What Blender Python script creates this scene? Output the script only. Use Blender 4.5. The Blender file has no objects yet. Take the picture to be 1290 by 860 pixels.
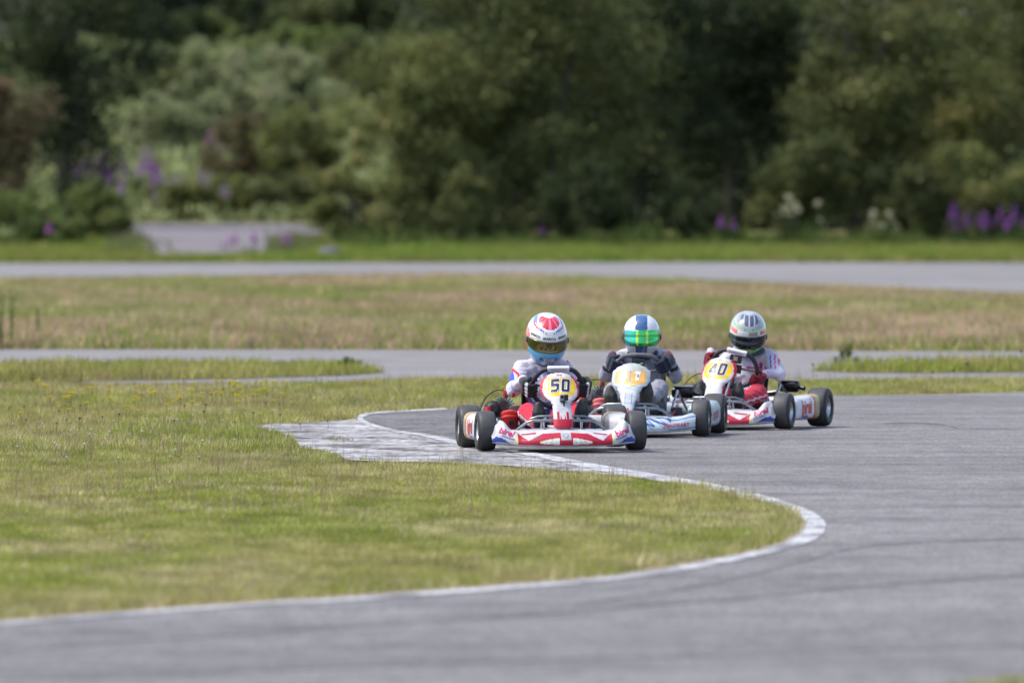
import bpy, bmesh, math, random
import numpy as np
from mathutils import Vector, Matrix
from mathutils.bvhtree import BVHTree
from mathutils.geometry import tessellate_polygon

random.seed(7)
RNG = np.random.default_rng(11)
PI = math.pi
COL = bpy.context.scene.collection

# ------------------------------------------------------------------ basics
def lin(r, g=None, b=None):
    if g is None: r, g, b = r
    f = lambda c: (c/255/12.92) if c/255 <= 0.04045 else ((c/255+0.055)/1.055)**2.4
    return (f(r), f(g), f(b))

def tag(o, label=None, cat=None, group=None, kind=None):
    if label: o['label'] = label
    if cat: o['category'] = cat
    if group: o['group'] = group
    if kind: o['kind'] = kind
    return o

def empty(name, loc=(0, 0, 0), rz=0.0):
    o = bpy.data.objects.new(name, None)
    o.empty_display_size = 0.2
    COL.objects.link(o)
    o.location = loc
    o.rotation_euler = (0, 0, rz)
    return o

# ------------------------------------------------------------------ materials
def new_mat(name):
    m = bpy.data.materials.new(name)
    m.use_nodes = True
    nt = m.node_tree
    b = nt.nodes['Principled BSDF']
    return m, nt, b

def N(nt, t, **kw):
    n = nt.nodes.new(t)
    for k, v in kw.items(): setattr(n, k, v)
    return n

def attr_mat(name, rough=0.4, metal=0.0, coat=0.0, dirt=0.15, dirt_scale=9.0, bump=0.0, bump_scale=60.0, sheen=0.0, spec=0.5):
    m, nt, b = new_mat(name)
    a = N(nt, 'ShaderNodeAttribute', attribute_name='Col')
    tc = N(nt, 'ShaderNodeTexCoord')
    nz = N(nt, 'ShaderNodeTexNoise')
    nz.inputs['Scale'].default_value = dirt_scale
    nz.inputs['Detail'].default_value = 6
    nt.links.new(tc.outputs['Object'], nz.inputs['Vector'])
    mr = N(nt, 'ShaderNodeMapRange')
    mr.inputs[1].default_value = 0.35; mr.inputs[2].default_value = 0.7
    mr.inputs[3].default_value = 1.0; mr.inputs[4].default_value = 1.0-dirt
    nt.links.new(nz.outputs[0], mr.inputs[0])
    mx = N(nt, 'ShaderNodeMix', data_type='RGBA', blend_type='MULTIPLY')
    mx.inputs[0].default_value = 1.0
    nt.links.new(a.outputs['Color'], mx.inputs[6])
    nt.links.new(mr.outputs[0], mx.inputs[7])
    nt.links.new(mx.outputs[2], b.inputs['Base Color'])
    b.inputs['Roughness'].default_value = rough
    b.inputs['Metallic'].default_value = metal
    b.inputs['Coat Weight'].default_value = coat
    b.inputs['Coat Roughness'].default_value = 0.08
    b.inputs['Sheen Weight'].default_value = sheen
    b.inputs['Specular IOR Level'].default_value = spec
    if bump > 0:
        n2 = N(nt, 'ShaderNodeTexNoise'); n2.inputs['Scale'].default_value = bump_scale
        n2.inputs['Detail'].default_value = 4
        nt.links.new(tc.outputs['Object'], n2.inputs['Vector'])
        bp = N(nt, 'ShaderNodeBump'); bp.inputs['Strength'].default_value = bump
        bp.inputs['Distance'].default_value = 0.01
        nt.links.new(n2.outputs[0], bp.inputs['Height'])
        nt.links.new(bp.outputs[0], b.inputs['Normal'])
    return m

M = {}
M['plastic'] = attr_mat('glossy_printed_plastic', 0.42, 0, 0.12, 0.32, 14, spec=0.35)
M['matte'] = attr_mat('matte_plastic', 0.6, 0, 0, 0.25, bump=0.2)
M['cloth'] = attr_mat('driver_suit_cloth', 0.9, 0, 0, 0.10, 20, bump=0.55, bump_scale=28, sheen=0.15, spec=0.2)
M['rubber'] = attr_mat('tyre_rubber', 0.55, 0, 0, 0.35, 14, bump=0.15, bump_scale=90, spec=0.4)
M['metal'] = attr_mat('bare_metal', 0.32, 0.9, 0, 0.3, 20)
M['helmet'] = attr_mat('helmet_lacquer', 0.18, 0, 0.9, 0.05)
M['visor'] = attr_mat('mirrored_visor', 0.2, 0.85, 0.5, 0.0)

def leaf_mat(name, trans=0.3, rough=0.55):
    m, nt, b = new_mat(name)
    a = N(nt, 'ShaderNodeAttribute', attribute_name='Col')
    nt.links.new(a.outputs['Color'], b.inputs['Base Color'])
    b.inputs['Roughness'].default_value = rough
    b.inputs['Specular IOR Level'].default_value = 0.12
    t = N(nt, 'ShaderNodeBsdfTranslucent')
    nt.links.new(a.outputs['Color'], t.inputs['Color'])
    ms = N(nt, 'ShaderNodeMixShader'); ms.inputs[0].default_value = trans
    nt.links.new(b.outputs[0], ms.inputs[1]); nt.links.new(t.outputs[0], ms.inputs[2])
    nt.links.new(ms.outputs[0], nt.nodes['Material Output'].inputs['Surface'])
    return m
M['leaf'] = leaf_mat('leaf_faces', 0.3)
M['blade'] = leaf_mat('grass_blades', 0.42, 0.6)
M['petal'] = leaf_mat('petals', 0.35, 0.6)
M['bark'] = attr_mat('bark', 0.9, 0, 0, 0.4, 5, bump=0.8, bump_scale=14)

def ramp(nt, stops, fac):
    r = N(nt, 'ShaderNodeValToRGB')
    e = r.color_ramp.elements
    while len(e) > 1: e.remove(e[-1])
    e[0].position, e[0].color = stops[0][0], (*stops[0][1], 1)
    for p, c in stops[1:]:
        x = e.new(p); x.color = (*c, 1)
    nt.links.new(fac, r.inputs[0])
    return r

def ground_mat(name, layers, rough=0.95, bump=0.4, bscale=25, bdist=0.01, spec=0.2):
    """layers: list of (scale, detail, stops) multiplied together; first is base colour"""
    m, nt, b = new_mat(name)
    geo = N(nt, 'ShaderNodeNewGeometry')
    out = None
    for i, (sc, det, stops, stretch) in enumerate(layers):
        mp = N(nt, 'ShaderNodeMapping')
        mp.inputs['Scale'].default_value = stretch
        mp.inputs['Location'].default_value = (i*7.3, i*3.1, 0)
        nt.links.new(geo.outputs['Position'], mp.inputs['Vector'])
        nz = N(nt, 'ShaderNodeTexNoise')
        nz.inputs['Scale'].default_value = sc; nz.inputs['Detail'].default_value = det
        nz.inputs['Roughness'].default_value = 0.6
        nt.links.new(mp.outputs[0], nz.inputs['Vector'])
        r = ramp(nt, stops, nz.outputs[0])
        if out is None: out = r.outputs[0]
        else:
            mx = N(nt, 'ShaderNodeMix', data_type='RGBA', blend_type='MULTIPLY')
            mx.inputs[0].default_value = 1
            nt.links.new(out, mx.inputs[6]); nt.links.new(r.outputs[0], mx.inputs[7])
            out = mx.outputs[2]
    nt.links.new(out, b.inputs['Base Color'])
    b.inputs['Roughness'].default_value = rough
    b.inputs['Specular IOR Level'].default_value = spec
    n2 = N(nt, 'ShaderNodeTexNoise'); n2.inputs['Scale'].default_value = bscale; n2.inputs['Detail'].default_value = 5
    nt.links.new(geo.outputs['Position'], n2.inputs['Vector'])
    bp = N(nt, 'ShaderNodeBump'); bp.inputs['Strength'].default_value = bump; bp.inputs['Distance'].default_value = bdist
    nt.links.new(n2.outputs[0], bp.inputs['Height'])
    nt.links.new(bp.outputs[0], b.inputs['Normal'])
    return m
S1 = (1, 1, 1)
g = lambda v, t=1.0, u=1.0: (v*t, v, v*u)
M['asphalt'] = ground_mat('worn_asphalt', [
    (0.30, 5, [(0.38, (0.132, 0.125, 0.124)), (0.62, (0.175, 0.166, 0.165))], (.8, 0.9, 1)),
    (1.3, 9, [(0.36, g(0.74)), (0.5, g(1.0)), (0.64, g(1.10))], (0.5, 1.0, 1)),
    (7.0, 8, [(0.36, g(0.84)), (0.6, g(1.08))], (1.0, 0.25, 1)),
    (42, 3, [(0.34, g(0.60)), (0.5, g(1.0)), (0.66, g(1.35))], (1, .35, 1))], 0.85, 0.3, 70, 0.006, 0.3)
M['asphalt_far'] = ground_mat('pale_asphalt', [
    (0.12, 6, [(0.3, (0.165, 0.156, 0.156)), (0.7, (0.213, 0.203, 0.203))], (1, 0.5, 1)),
    (1.3, 6, [(0.3, g(0.8)), (0.7, g(1.12))], (1, .6, 1))], 0.9, 0.2, 20)
M['asphalt_dark'] = ground_mat('rubbered_asphalt', [
    (0.5, 6, [(0.36, (0.105, 0.099, 0.099)), (0.64, (0.150, 0.143, 0.144))], (.5, 1.0, 1)),
    (6.0, 8, [(0.36, g(0.66)), (0.6, g(1.15))], (1.0, 0.3, 1)),
    (42, 3, [(0.34, g(0.55)), (0.5, g(1.0)), (0.66, g(1.4))], (1, .35, 1))], 0.85, 0.4, 70, 0.008, 0.3)
M['rubber_mark'] = ground_mat('rubber_streaks', [
    (1.1, 8, [(0.40, (0.118, 0.112, 0.112)), (0.56, (0.160, 0.152, 0.152))], (.5, 1.0, 1)),
    (9.0, 8, [(0.36, g(0.80)), (0.6, g(1.06))], (1.0, 0.3, 1)),
    (42, 3, [(0.34, g(0.60)), (0.5, g(1.0)), (0.66, g(1.35))], (1, .35, 1))], 0.85, 0.3, 70, 0.006, 0.3)
M['soil'] = ground_mat('grass_soil', [
    (0.25, 5, [(0.36, (0.115, 0.130, 0.035)), (0.64, (0.165, 0.150, 0.058))], S1),
    (3.0, 8, [(0.3, g(0.7)), (0.7, g(1.2))], S1)], 1.0, 0.8, 12, 0.03)
M['verge_dirt'] = ground_mat('dry_verge_dirt', [
    (1.5, 6, [(0.3, (0.20, 0.17, 0.13)), (0.7, (0.31, 0.27, 0.22))], S1),
    (20, 4, [(0.3, g(0.7)), (0.7, g(1.2))], S1)], 1.0, 0.6, 25)
M['gravel'] = ground_mat('gravel', [
    (0.5, 6, [(0.36, (0.145, 0.131, 0.140)), (0.64, (0.205, 0.188, 0.198))], S1),
    (9, 5, [(0.3, g(0.7)), (0.7, g(1.25))], S1)], 0.95, 0.8, 8, 0.05)
M['line'] = ground_mat('worn_white_line', [
    (2.6, 9, [(0.38, (0.17, 0.168, 0.17)), (0.46, (0.32, 0.32, 0.33)), (0.60, (0.49, 0.49, 0.50))], (1, .6, 1)),
    (30, 5, [(0.36, g(0.55)), (0.55, g(1.05))], (1, .3, 1))], 0.7, 0.3, 60, 0.004)
M['kerb'] = ground_mat('weathered_kerb_concrete', [
    (2.6, 9, [(0.38, (0.10, 0.092, 0.085)), (0.44, (0.21, 0.205, 0.205)), (0.53, (0.30, 0.295, 0.295)), (0.66, (0.43, 0.42, 0.42))], (0.9, 0.5, 1)),
    (16, 6, [(0.38, g(0.50)), (0.48, g(0.92)), (0.64, g(1.12))], (1.2, .22, 1))], 0.85, 0.8, 18, 0.02)

# ------------------------------------------------------------------ camera model (400 mm lens at eye height)
H = 1.744; F = 14333.0; CX, CY, HY = 645.0, 430.0, 230.0
PITCH = math.atan((CY-HY)/F)
def at(px, py, z=0.0):
    """point of the ground (height z) that lies under photo pixel px,py"""
    dx = px-CX; dv = CY-py
    dy = F*math.cos(PITCH)+dv*math.sin(PITCH)
    dz = -F*math.sin(PITCH)+dv*math.cos(PITCH)
    t = (z-H)/dz
    return Vector((dx*t, dy*t, z))
def pix_np(x, y, z=0.0):
    c, s = math.cos(PITCH), math.sin(PITCH)
    zz = z-H
    dep = y*c - zz*s
    up = y*s + zz*c
    return CX+F*x/dep, CY-F*up/dep

def terrain(x, y):
    x = np.asarray(x, float); y = np.asarray(y, float)
    z = np.clip(y-270, 0, 62)*0.008
    z = z + np.clip(y-332, 0, 95)*0.066
    z = z + np.clip(y-332, 0, 30)/30*0.3*np.sin(x*0.5+1)*np.cos(y*0.07)
    return z

# ------------------------------------------------------------------ mesh builder
class MB:
    def __init__(self):
        self.v = []; self.f = []; self.c = []
    def add(self, vs, fs, col):
        o = len(self.v)
        self.v.extend([tuple(p) for p in vs])
        for i, fa in enumerate(fs):
            self.f.append(tuple(o+k for k in fa))
            if callable(col):
                cen = [sum(vs[k][j] for k in fa)/len(fa) for j in range(3)]
                self.c.append(col(*cen))
            elif isinstance(col, list): self.c.append(col[i])
            else: self.c.append(col)
        return self
    def box(self, c, s, col, rot=None, bev=0.0):
        x, y, z = s[0]/2, s[1]/2, s[2]/2
        bm = bmesh.new()
        bmesh.ops.create_cube(bm, size=1.0)
        for v in bm.verts: v.co = Vector((v.co.x*s[0], v.co.y*s[1], v.co.z*s[2]))
        if bev > 0: bmesh.ops.bevel(bm, geom=bm.edges[:], offset=bev, segments=2, affect='EDGES', profile=0.5)
        vs = [v.co.copy() for v in bm.verts]
        fs = [[v.index for v in f.verts] for f in bm.faces]
        bm.free()
        if rot is not None: vs = [rot @ v for v in vs]
        vs = [v+Vector(c) for v in vs]
        return self.add(vs, fs, col)
    def tube(self, path, r, col, seg=10, closed=False, cap=True):
        path = [Vector(p) for p in path]
        n = len(path)
        rs = r if isinstance(r, (list, tuple)) else [r]*n
        vs = []; fs = []
        up = None
        for i, p in enumerate(path):
            if closed: t = path[(i+1) % n]-path[i-1]
            else: t = path[min(i+1, n-1)]-path[max(i-1, 0)]
            t.normalize()
            if up is None:
                up = Vector((0, 0, 1)) if abs(t.z) < 0.9 else Vector((1, 0, 0))
            a = t.cross(up).normalized(); b = a.cross(t).normalized(); up = b
            for k in range(seg):
                an = 2*PI*k/seg
                vs.append(p+(a*math.cos(an)+b*math.sin(an))*rs[i])
        m = n if closed else n-1
        for i in range(m):
            j = (i+1) % n
            for k in range(seg):
                l = (k+1) % seg
                fs.append((i*seg+k, i*seg+l, j*seg+l, j*seg+k))
        if cap and not closed:
            fs.append(tuple(range(seg))[::-1]); fs.append(tuple((n-1)*seg+k for k in range(seg)))
        return self.add(vs, fs, col)
    def lathe(self, prof, c, axis, col, seg=32):
        """prof: list of (along axis, radius)"""
        ax = Vector(axis).normalized()
        a = ax.orthogonal().normalized(); b = ax.cross(a)
        vs = []; fs = []
        n = len(prof)
        for (h, r) in prof:
            for k in range(seg):
                an = 2*PI*k/seg
                vs.append(Vector(c)+ax*h+(a*math.cos(an)+b*math.sin(an))*max(r, 1e-5))
        for i in range(n-1):
            for k in range(seg):
                l = (k+1) % seg
                fs.append((i*seg+k, i*seg+l, (i+1)*seg+l, (i+1)*seg+k))
        cols = col
        if isinstance(col, list):
            cols = [col[i] for i in range(n-1) for k in range(seg)]
        return self.add(vs, fs, cols)
    def grid(self, nu, nv, fn, col, cu=False):
        vs = [fn(i/(nu), j/(nv)) for i in range(nu+1) for j in range(nv+1)]
        fs = []; cs = []
        for i in range(nu):
            for j in range(nv):
                fs.append((i*(nv+1)+j, (i+1)*(nv+1)+j, (i+1)*(nv+1)+j+1, i*(nv+1)+j+1))
                if callable(col): cs.append(col((i+.5)/nu, (j+.5)/nv, fn((i+.5)/nu, (j+.5)/nv)))
        return self.add(vs, fs, cs if callable(col) else col)
    def build(self, name, mat, parent=None, smooth=True, angle=40, solid=0.0):
        me = bpy.data.meshes.new(name)
        me.from_pydata(self.v, [], self.f)
        me.update()
        ca = me.color_attributes.new('Col', 'FLOAT_COLOR', 'CORNER')
        cnt = np.array([len(f) for f in self.f])
        arr = np.repeat(np.array([(*c[:3], 1.0) for c in self.c], dtype=np.float32), cnt, axis=0)
        ca.data.foreach_set('color', arr.ravel())
        me.materials.append(mat)
        if smooth:
            me.polygons.foreach_set('use_smooth', [True]*len(me.polygons))
            try: me.set_sharp_from_angle(angle=math.radians(angle))
            except Exception: pass
        o = bpy.data.objects.new(name, me)
        COL.objects.link(o)
        if parent is not None: o.parent = parent
        if solid:
            md = o.modifiers.new('thickness', 'SOLIDIFY'); md.thickness = solid; md.offset = 0
        return o

def np_mesh(name, verts, nper, cols, mat):
    """polygons each of nper verts, unshared; cols per polygon"""
    nv = len(verts); nf = nv//nper
    me = bpy.data.meshes.new(name)
    me.vertices.add(nv); me.vertices.foreach_set('co', verts.astype(np.float32).ravel())
    me.loops.add(nv); me.loops.foreach_set('vertex_index', np.arange(nv, dtype=np.int32))
    me.polygons.add(nf); me.polygons.foreach_set('loop_start', np.arange(0, nv, nper, dtype=np.int32))
    me.update(calc_edges=True)
    ca = me.color_attributes.new('Col', 'FLOAT_COLOR', 'CORNER')
    c4 = np.concatenate([cols, np.ones((nf, 1))], 1)
    ca.data.foreach_set('color', np.repeat(c4, nper, axis=0).astype(np.float32).ravel())
    me.materials.append(mat)
    o = bpy.data.objects.new(name, me); COL.objects.link(o)
    return o

# numpy value noise
_T = RNG.random((256, 256))
def vnoise(x, y):
    xi = np.floor(x).astype(int); yi = np.floor(y).astype(int)
    fx = x-xi; fy = y-yi
    fx = fx*fx*(3-2*fx); fy = fy*fy*(3-2*fy)
    a = _T[xi % 256, yi % 256]; b = _T[(xi+1) % 256, yi % 256]
    c = _T[xi % 256, (yi+1) % 256]; d = _T[(xi+1) % 256, (yi+1) % 256]
    return (a*(1-fx)+b*fx)*(1-fy)+(c*(1-fx)+d*fx)*fy
def fbm(x, y): return (vnoise(x, y)*.5+vnoise(x*2.1+9, y*2.1)*.3+vnoise(x*4.3, y*4.3+5)*.2)

# ------------------------------------------------------------------ ground sheets
def catmull(pts, k=8):
    out = []
    n = len(pts)
    for i in range(n-1):
        p0 = pts[max(i-1, 0)]; p1 = pts[i]; p2 = pts[i+1]; p3 = pts[min(i+2, n-1)]
        for j in range(k):
            t = j/k
            out.append(tuple(0.5*((2*p1[d])+(-p0[d]+p2[d])*t+(2*p0[d]-5*p1[d]+4*p2[d]-p3[d])*t*t+(-p0[d]+3*p1[d]-3*p2[d]+p3[d])*t**3) for d in range(len(p1))))
    out.append(tuple(pts[-1]))
    return out

def sheet(name, poly, mat, z=0.004, drape=False):
    """flat sheet outlined by world points"""
    me = bpy.data.meshes.new(name)
    vs = [Vector((p[0], p[1], 0)) for p in poly]
    tri = tessellate_polygon([vs])
    co = [(v.x, v.y, z) for v in vs]
    me.from_pydata(co, [], [tuple(t) for t in tri]); me.update()
    bm = bmesh.new(); bm.from_mesh(me)
    for f in bm.faces:
        if f.normal.z < 0: f.normal_flip()
    bm.to_mesh(me); bm.free()
    me.materials.append(mat)
    o = bpy.data.objects.new(name, me); COL.objects.link(o)
    tag(o, kind='structure')
    return o

def W(pts): return [at(*p) for p in pts]

# ground: one sheet to the horizon, finer where it rises
def make_ground():
    ys = [-400, -100, 0, 30, 60, 100, 150, 200, 250, 262, 270]+list(range(276, 460, 4))+[520, 700, 1200, 3000, 6000]
    xs = [-3000, -800, -300, -120, -60]+list(range(-40, 41, 4))+[60, 120, 300, 800, 3000]
    mb = MB()
    vs = [(x, y, float(terrain(x, y))) for y in ys for x in xs]
    nx = len(xs); fs = []
    for j in range(len(ys)-1):
        for i in range(nx-1):
            fs.append((j*nx+i, j*nx+i+1, (j+1)*nx+i+1, (j+1)*nx+i))
    mb.add(vs, fs, (0.1, 0.1, 0.04))
    o = mb.build('ground', M['soil'])
    tag(o, kind='structure')
make_ground()

# white line: centre pixels + half width in pixels (horizontal / vertical mean), from the upper arc round the bend to lower left
line_in = [(560, 514.8), (505, 518), (474, 519.5), (457, 522), (450, 526.5), (453, 532), (470, 539), (500, 546), (535, 551.5), (571, 560), (620, 568), (664, 575), (711, 585),
           (757, 595), (814, 605), (870, 614), (915, 624), (955, 635), (990, 645.5), (1009, 655), (1013, 665), (1000, 677), (965, 690), (900, 704), (830, 717), (760, 727.5), (650, 737), (540, 745), (430, 753.5), (320, 760), (200, 768.5), (100, 776), (0, 783.5), (-300, 806), (-900, 851)]
line_out = [(565, 516.6), (507, 520), (480, 521.5), (464, 524), (458, 527), (461, 531), (478, 537), (506, 543.5), (545, 549), (585, 557.5), (635, 565), (680, 572), (730, 581.5),
            (775, 589.5), (830, 598.5), (888, 608), (935, 618), (975, 628), (1018, 642), (1036, 653), (1043, 665), (1030, 681), (985, 697), (910, 713.5), (835, 726), (762, 735), (650, 744.5), (540, 752.5), (430, 760), (320, 766), (200, 774.5), (100, 782.5), (0, 790.5), (-300, 813), (-900, 858)]
def _thin(a, b):
    k = 0.23 if b[1] > 690 else (0.08 if b[1] > 640 else 0.05)
    return (a[0]+(b[0]-a[0])*k, a[1]+(b[1]-a[1])*k), (b[0]-(b[0]-a[0])*k, b[1]-(b[1]-a[1])*k)
line_in, line_out = [list(t) for t in zip(*[_thin(a, b) for a, b in zip(line_in, line_out)])]
LI = catmull(line_in, 6); LO = catmull(line_out, 6)

def zsheet_strip(name, A, B, mat, z):
    mb = MB()
    vs = []
    for a, b in zip(A, B):
        p = at(*a); q = at(*b); vs += [(p.x, p.y, z), (q.x, q.y, z)]
    fs = [(2*i, 2*i+1, 2*i+3, 2*i+2) for i in range(len(A)-1)]
    mb.add(vs, fs, (1, 1, 1))
    o = mb.build(name, mat, smooth=False); tag(o, kind='structure'); return o

track_px = [(x, y) for x, y in LI] + [(-900, 3500), (2600, 3500), (2600, 487), (1290, 494), (1200, 497), (1047, 499), (800, 506), (640, 513), (575, 515)]
sheet('track_asphalt', W(track_px), M['asphalt'], 0.004)
zsheet_strip('painted_track_line', LI, LO, M['line'], 0.008)
# worn patch of old paint along the inside of the line
kerb_px = [(318, 539), (345, 535.5), (400, 533.5), (436, 531), (447, 529.5), (452, 531.8), (468, 539.6), (500, 547), (535, 552.5), (571, 561), (620, 569), (664, 576), (711, 586), (757, 596), (795, 602.5),
           (770, 600.5), (700, 594), (640, 588.5), (560, 584.5), (480, 583), (436, 581.5), (428, 575), (402, 570), (378, 566), (372, 556), (362, 551), (350, 546), (330, 542)]
sheet('concrete_kerb', W(kerb_px), M['kerb'], 0.012)
sheet('worn_asphalt_patch', W([(463, 530), (478, 523), (520, 520), (575, 517), (640, 514.5), (720, 512), (790, 515), (740, 532), (680, 548), (640, 560), (600, 556), (545, 546.5), (500, 541), (475, 535)]), M['asphalt_dark'], 0.006)
def streak(pts, hw):
    c = catmull(pts, 8); n_ = len(c)
    A = [(x, y-hw*math.sin(PI*min(1, max(.02, i/(n_-1))))**.6) for i, (x, y) in enumerate(c)]
    B = [(x, y+hw*math.sin(PI*min(1, max(.02, i/(n_-1))))**.6) for i, (x, y) in enumerate(c)]
    zsheet_strip('tyre_mark', A, B, M['rubber_mark'], 0.0065)
streak([(1500, 672), (1290, 678), (1150, 682), (1070, 690), (990, 712), (880, 738), (760, 757)], 3.2)
streak([(1600, 712), (1290, 724), (1100, 734), (900, 752), (600, 776), (300, 796), (-100, 828)], 5.5)
streak([(1210, 541), (1185, 535), (1150, 533), (1110, 534)], .9)
streak([(1500, 806), (1200, 812), (800, 822), (400, 838), (0, 858)], 7)
# narrow dry dirt edge between line and turf
dirt_out = [(x, y) for x, y in LI if y > 640 or x > 990]
def shift_in(px, py):
    d = 5 if py > 668 else 2
    return (px-(14 if py < 690 else 6), py-d)
zsheet_strip('dry_dirt_edge', [shift_in(*p) for p in dirt_out], dirt_out, M['verge_dirt'], 0.006)
# far roads
sheet('back_straight_asphalt', W([(-900, 440), (0, 440.5), (430, 441), (1290, 443), (2400, 446), (2400, 482), (1290, 478.5), (1180, 477.5), (1030, 480), (960, 478), (880, 474), (760, 475), (640, 476.5), (500, 479), (430, 482.5), (300, 484.5), (117, 484), (60, 470), (-900, 468)]), M['asphalt_far'], 0.004)
isl_left = [(-900, 464), (0, 461.5), (200, 460.5), (400, 461.5), (450, 464), (486, 469.5), (440, 473.5), (300, 477.5), (117, 480.5), (0, 484), (-900, 490)]
isl_right = [(1018, 467.5), (1080, 462), (1160, 459.5), (1290, 458), (2400, 456), (2400, 468), (1290, 469.5), (1160, 470.5), (1080, 470)]
sheet('grass_island_ground', W(isl_left), M['soil'], 0.010)
sheet('grass_island_ground', W(isl_right), M['soil'], 0.010)
far_road = [(-900, 333), (430, 331.5), (900, 331), (1290, 331.5), (2400, 334), (2400, 420), (1290, 370), (1080, 361), (860, 351.5), (640, 346), (430, 346), (0, 350.5), (-900, 356)]
sheet('far_road_asphalt', W(far_road), M['asphalt_far'], 0.004)
near_verge = [(1190, 872), (1290, 861), (2000, 812), (2000, 1150), (900, 1150)]
sheet('near_verge_ground', W(near_verge), M['soil'], 0.010)

# gravel bank, draped on the rising ground
def make_gravel():
    mb = MB()
    def fn(u, v):
        y = 258+v*73.5
        w0 = -8.3-3.6*v**1.2+0.25*math.sin(v*11)
        w1 = -5.75+.75*v+0.2*math.sin(v*9)-max(0, .25-v)*2
        if v < 0.12: w0 += (0.12-v)*6
        x = w0+(w1-w0)*u
        return (x, y, float(terrain(x, y))+0.05)
    mb.grid(24, 87, fn, (1, 1, 1))
    o = mb.build('gravel_bank', M['gravel']); tag(o, kind='structure')
make_gravel()

# ------------------------------------------------------------------ grass blades
def in_poly(px, py, poly):
    c = np.zeros(px.shape, bool)
    n = len(poly); j = n-1
    for i in range(n):
        xi, yi = poly[i][0], poly[i][1]; xj, yj = poly[j][0], poly[j][1]
        if yi != yj:
            k = ((yi > py) != (yj > py)) & (px < (xj-xi)*(py-yi)/(yj-yi)+xi)
            c ^= k
        j = i
    return c

def grass(name, label, poly_px, density, h, w, palette, xr, yr, cut=(), lean=0.35, patch=1.0, hnoise=0.5, edge_h=None):
    area = (xr[1]-xr[0])*(yr[1]-yr[0])
    n = int(area*density)
    x = RNG.uniform(*xr, n); y = RNG.uniform(*yr, n)
    px, py = pix_np(x, y, 0.0)
    k = in_poly(px, py, poly_px)
    for c in cut: k &= ~in_poly(px, py, c)
    k &= (px > -150) & (px < 1440)
    x = x[k]; y = y[k]; px = px[k]; py = py[k]; n = len(x)
    z = terrain(x, y)
    n1 = fbm(x*patch*1.1, y*patch*0.30); n2 = fbm(x*5*patch+31, y*2.0*patch+7)
    hh = h*(0.5+0.9*RNG.random(n))*(1-hnoise+2*hnoise*n2)
    ww = w*(0.6+0.8*RNG.random(n))
    an = RNG.uniform(0, PI, n); ca, sa = np.cos(an), np.sin(an)
    lx = RNG.normal(0, lean, n)*hh; ly = RNG.normal(0, lean, n)*hh
    v = np.zeros((n, 3, 3))
    v[:, 0] = np.stack([x-ca*ww/2, y-sa*ww/2, z-0.005], 1)
    v[:, 1] = np.stack([x+ca*ww/2, y+sa*ww/2, z-0.005], 1)
    v[:, 2] = np.stack([x+lx, y+ly, z+hh], 1)
    P = np.array(palette)  # green, olive, straw
    t = np.clip((n1-0.5)*4.2+0.5+RNG.normal(0, 0.22, n), 0, 1)[:, None]
    c = P[0]*(1-t)+P[1]*t
    n3 = fbm(x*patch*0.8+71, y*patch*0.35+17)
    s = (RNG.random(n) < 0.10+2.2*np.clip(n3-0.5, 0, 0.2)+0.5*np.clip(n2-0.5, 0, 1))[:, None]
    c = np.where(s, P[2], c)
    if len(P) > 3:
        q = (RNG.random(n) < np.clip((fbm(x*0.35+50, y*0.09+3)-0.45)*2.2, 0, 0.6))[:, None]
        c = np.where(q, P[3], c)
    c = c*(0.75+0.5*RNG.random(n))[:, None]*(0.45+1.1*n2[:, None])
    o = np_mesh(name, v.reshape(-1, 3), 3, c, M['blade'])
    tag(o, label, 'grass', kind='stuff')
    return o

G1 = (0.265, 0.300, 0.052); G2 = (0.365, 0.335, 0.110); G3 = (0.50, 0.42, 0.235)
infield_px = [(x-2, y-1) for x, y in LI if True]
infield_px = [(px-(8 if 640 < py < 700 else 3), py-(3.5 if py > 690 else 0)) if px > 560 else (px, py-(3 if py > 690 else 0)) for px, py in LI]
# infield = everything left of the line, minus the kerb
infield_poly = infield_px + [(-900, 540), (-900, 484), (0, 486), (117, 485), (300, 485), (430, 483), (500, 480), (640, 477), (760, 476), (880, 475), (960, 479), (1030, 481), (1180, 478.5), (1290, 479.5), (1600, 480), (1600, 493), (1290, 493), (1200, 496), (1047, 497.5), (800, 504.5), (640, 511), (575, 513)]
front_px = [p for p in infield_px]
PAL = [G1, G2, G3]
kerb_cut = [kerb_px, [(318, 538), (345, 534.5), (400, 532.5), (440, 530), (449, 523), (480, 519), (800, 530), (960, 620), (870, 613), (795, 602.8), (757, 596), (700, 594), (571, 584)]]
grass('infield_grass', 'mown yellow green grass of the infield inside the bend', infield_poly, 3000, 0.024, 0.0070, PAL, (-4.2, 3.2), (43, 74), kerb_cut, patch=1.0, hnoise=0.6, lean=0.5)
grass('infield_rear_grass', 'longer meadow grass behind the kerb with wildflowers in it', infield_poly, 1000, 0.042, 0.009, PAL, (-7, 9), (73, 102), kerb_cut, patch=0.8, lean=0.5)
grass('seed_stalks', 'thin dry seed stalks scattered through the infield grass', infield_poly, 26, 0.13, 0.0045, [(0.33, 0.26, 0.15), (0.36, 0.24, 0.17), (0.30, 0.18, 0.14)], (-6, 8), (60, 102), kerb_cut, patch=0.8, lean=0.12)
grass('kerb_weeds', 'small dry tuft of grass growing out of the worn concrete kerb', [(404, 556), (420, 554), (446, 555.5), (443, 558), (415, 558.5)], 1500, 0.03, 0.007, [(0.24, 0.20, 0.08), G2, G3], (-2.2, -0.9), (74, 80), patch=1)
isl_lm = [G1, G2, (0.26, 0.2, 0.09)]
grass('left_island_grass', 'narrow grass island between the two back roads at left', isl_left, 330, 0.09, 0.016, isl_lm, (-9, 0), (96, 112), patch=1)
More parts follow.
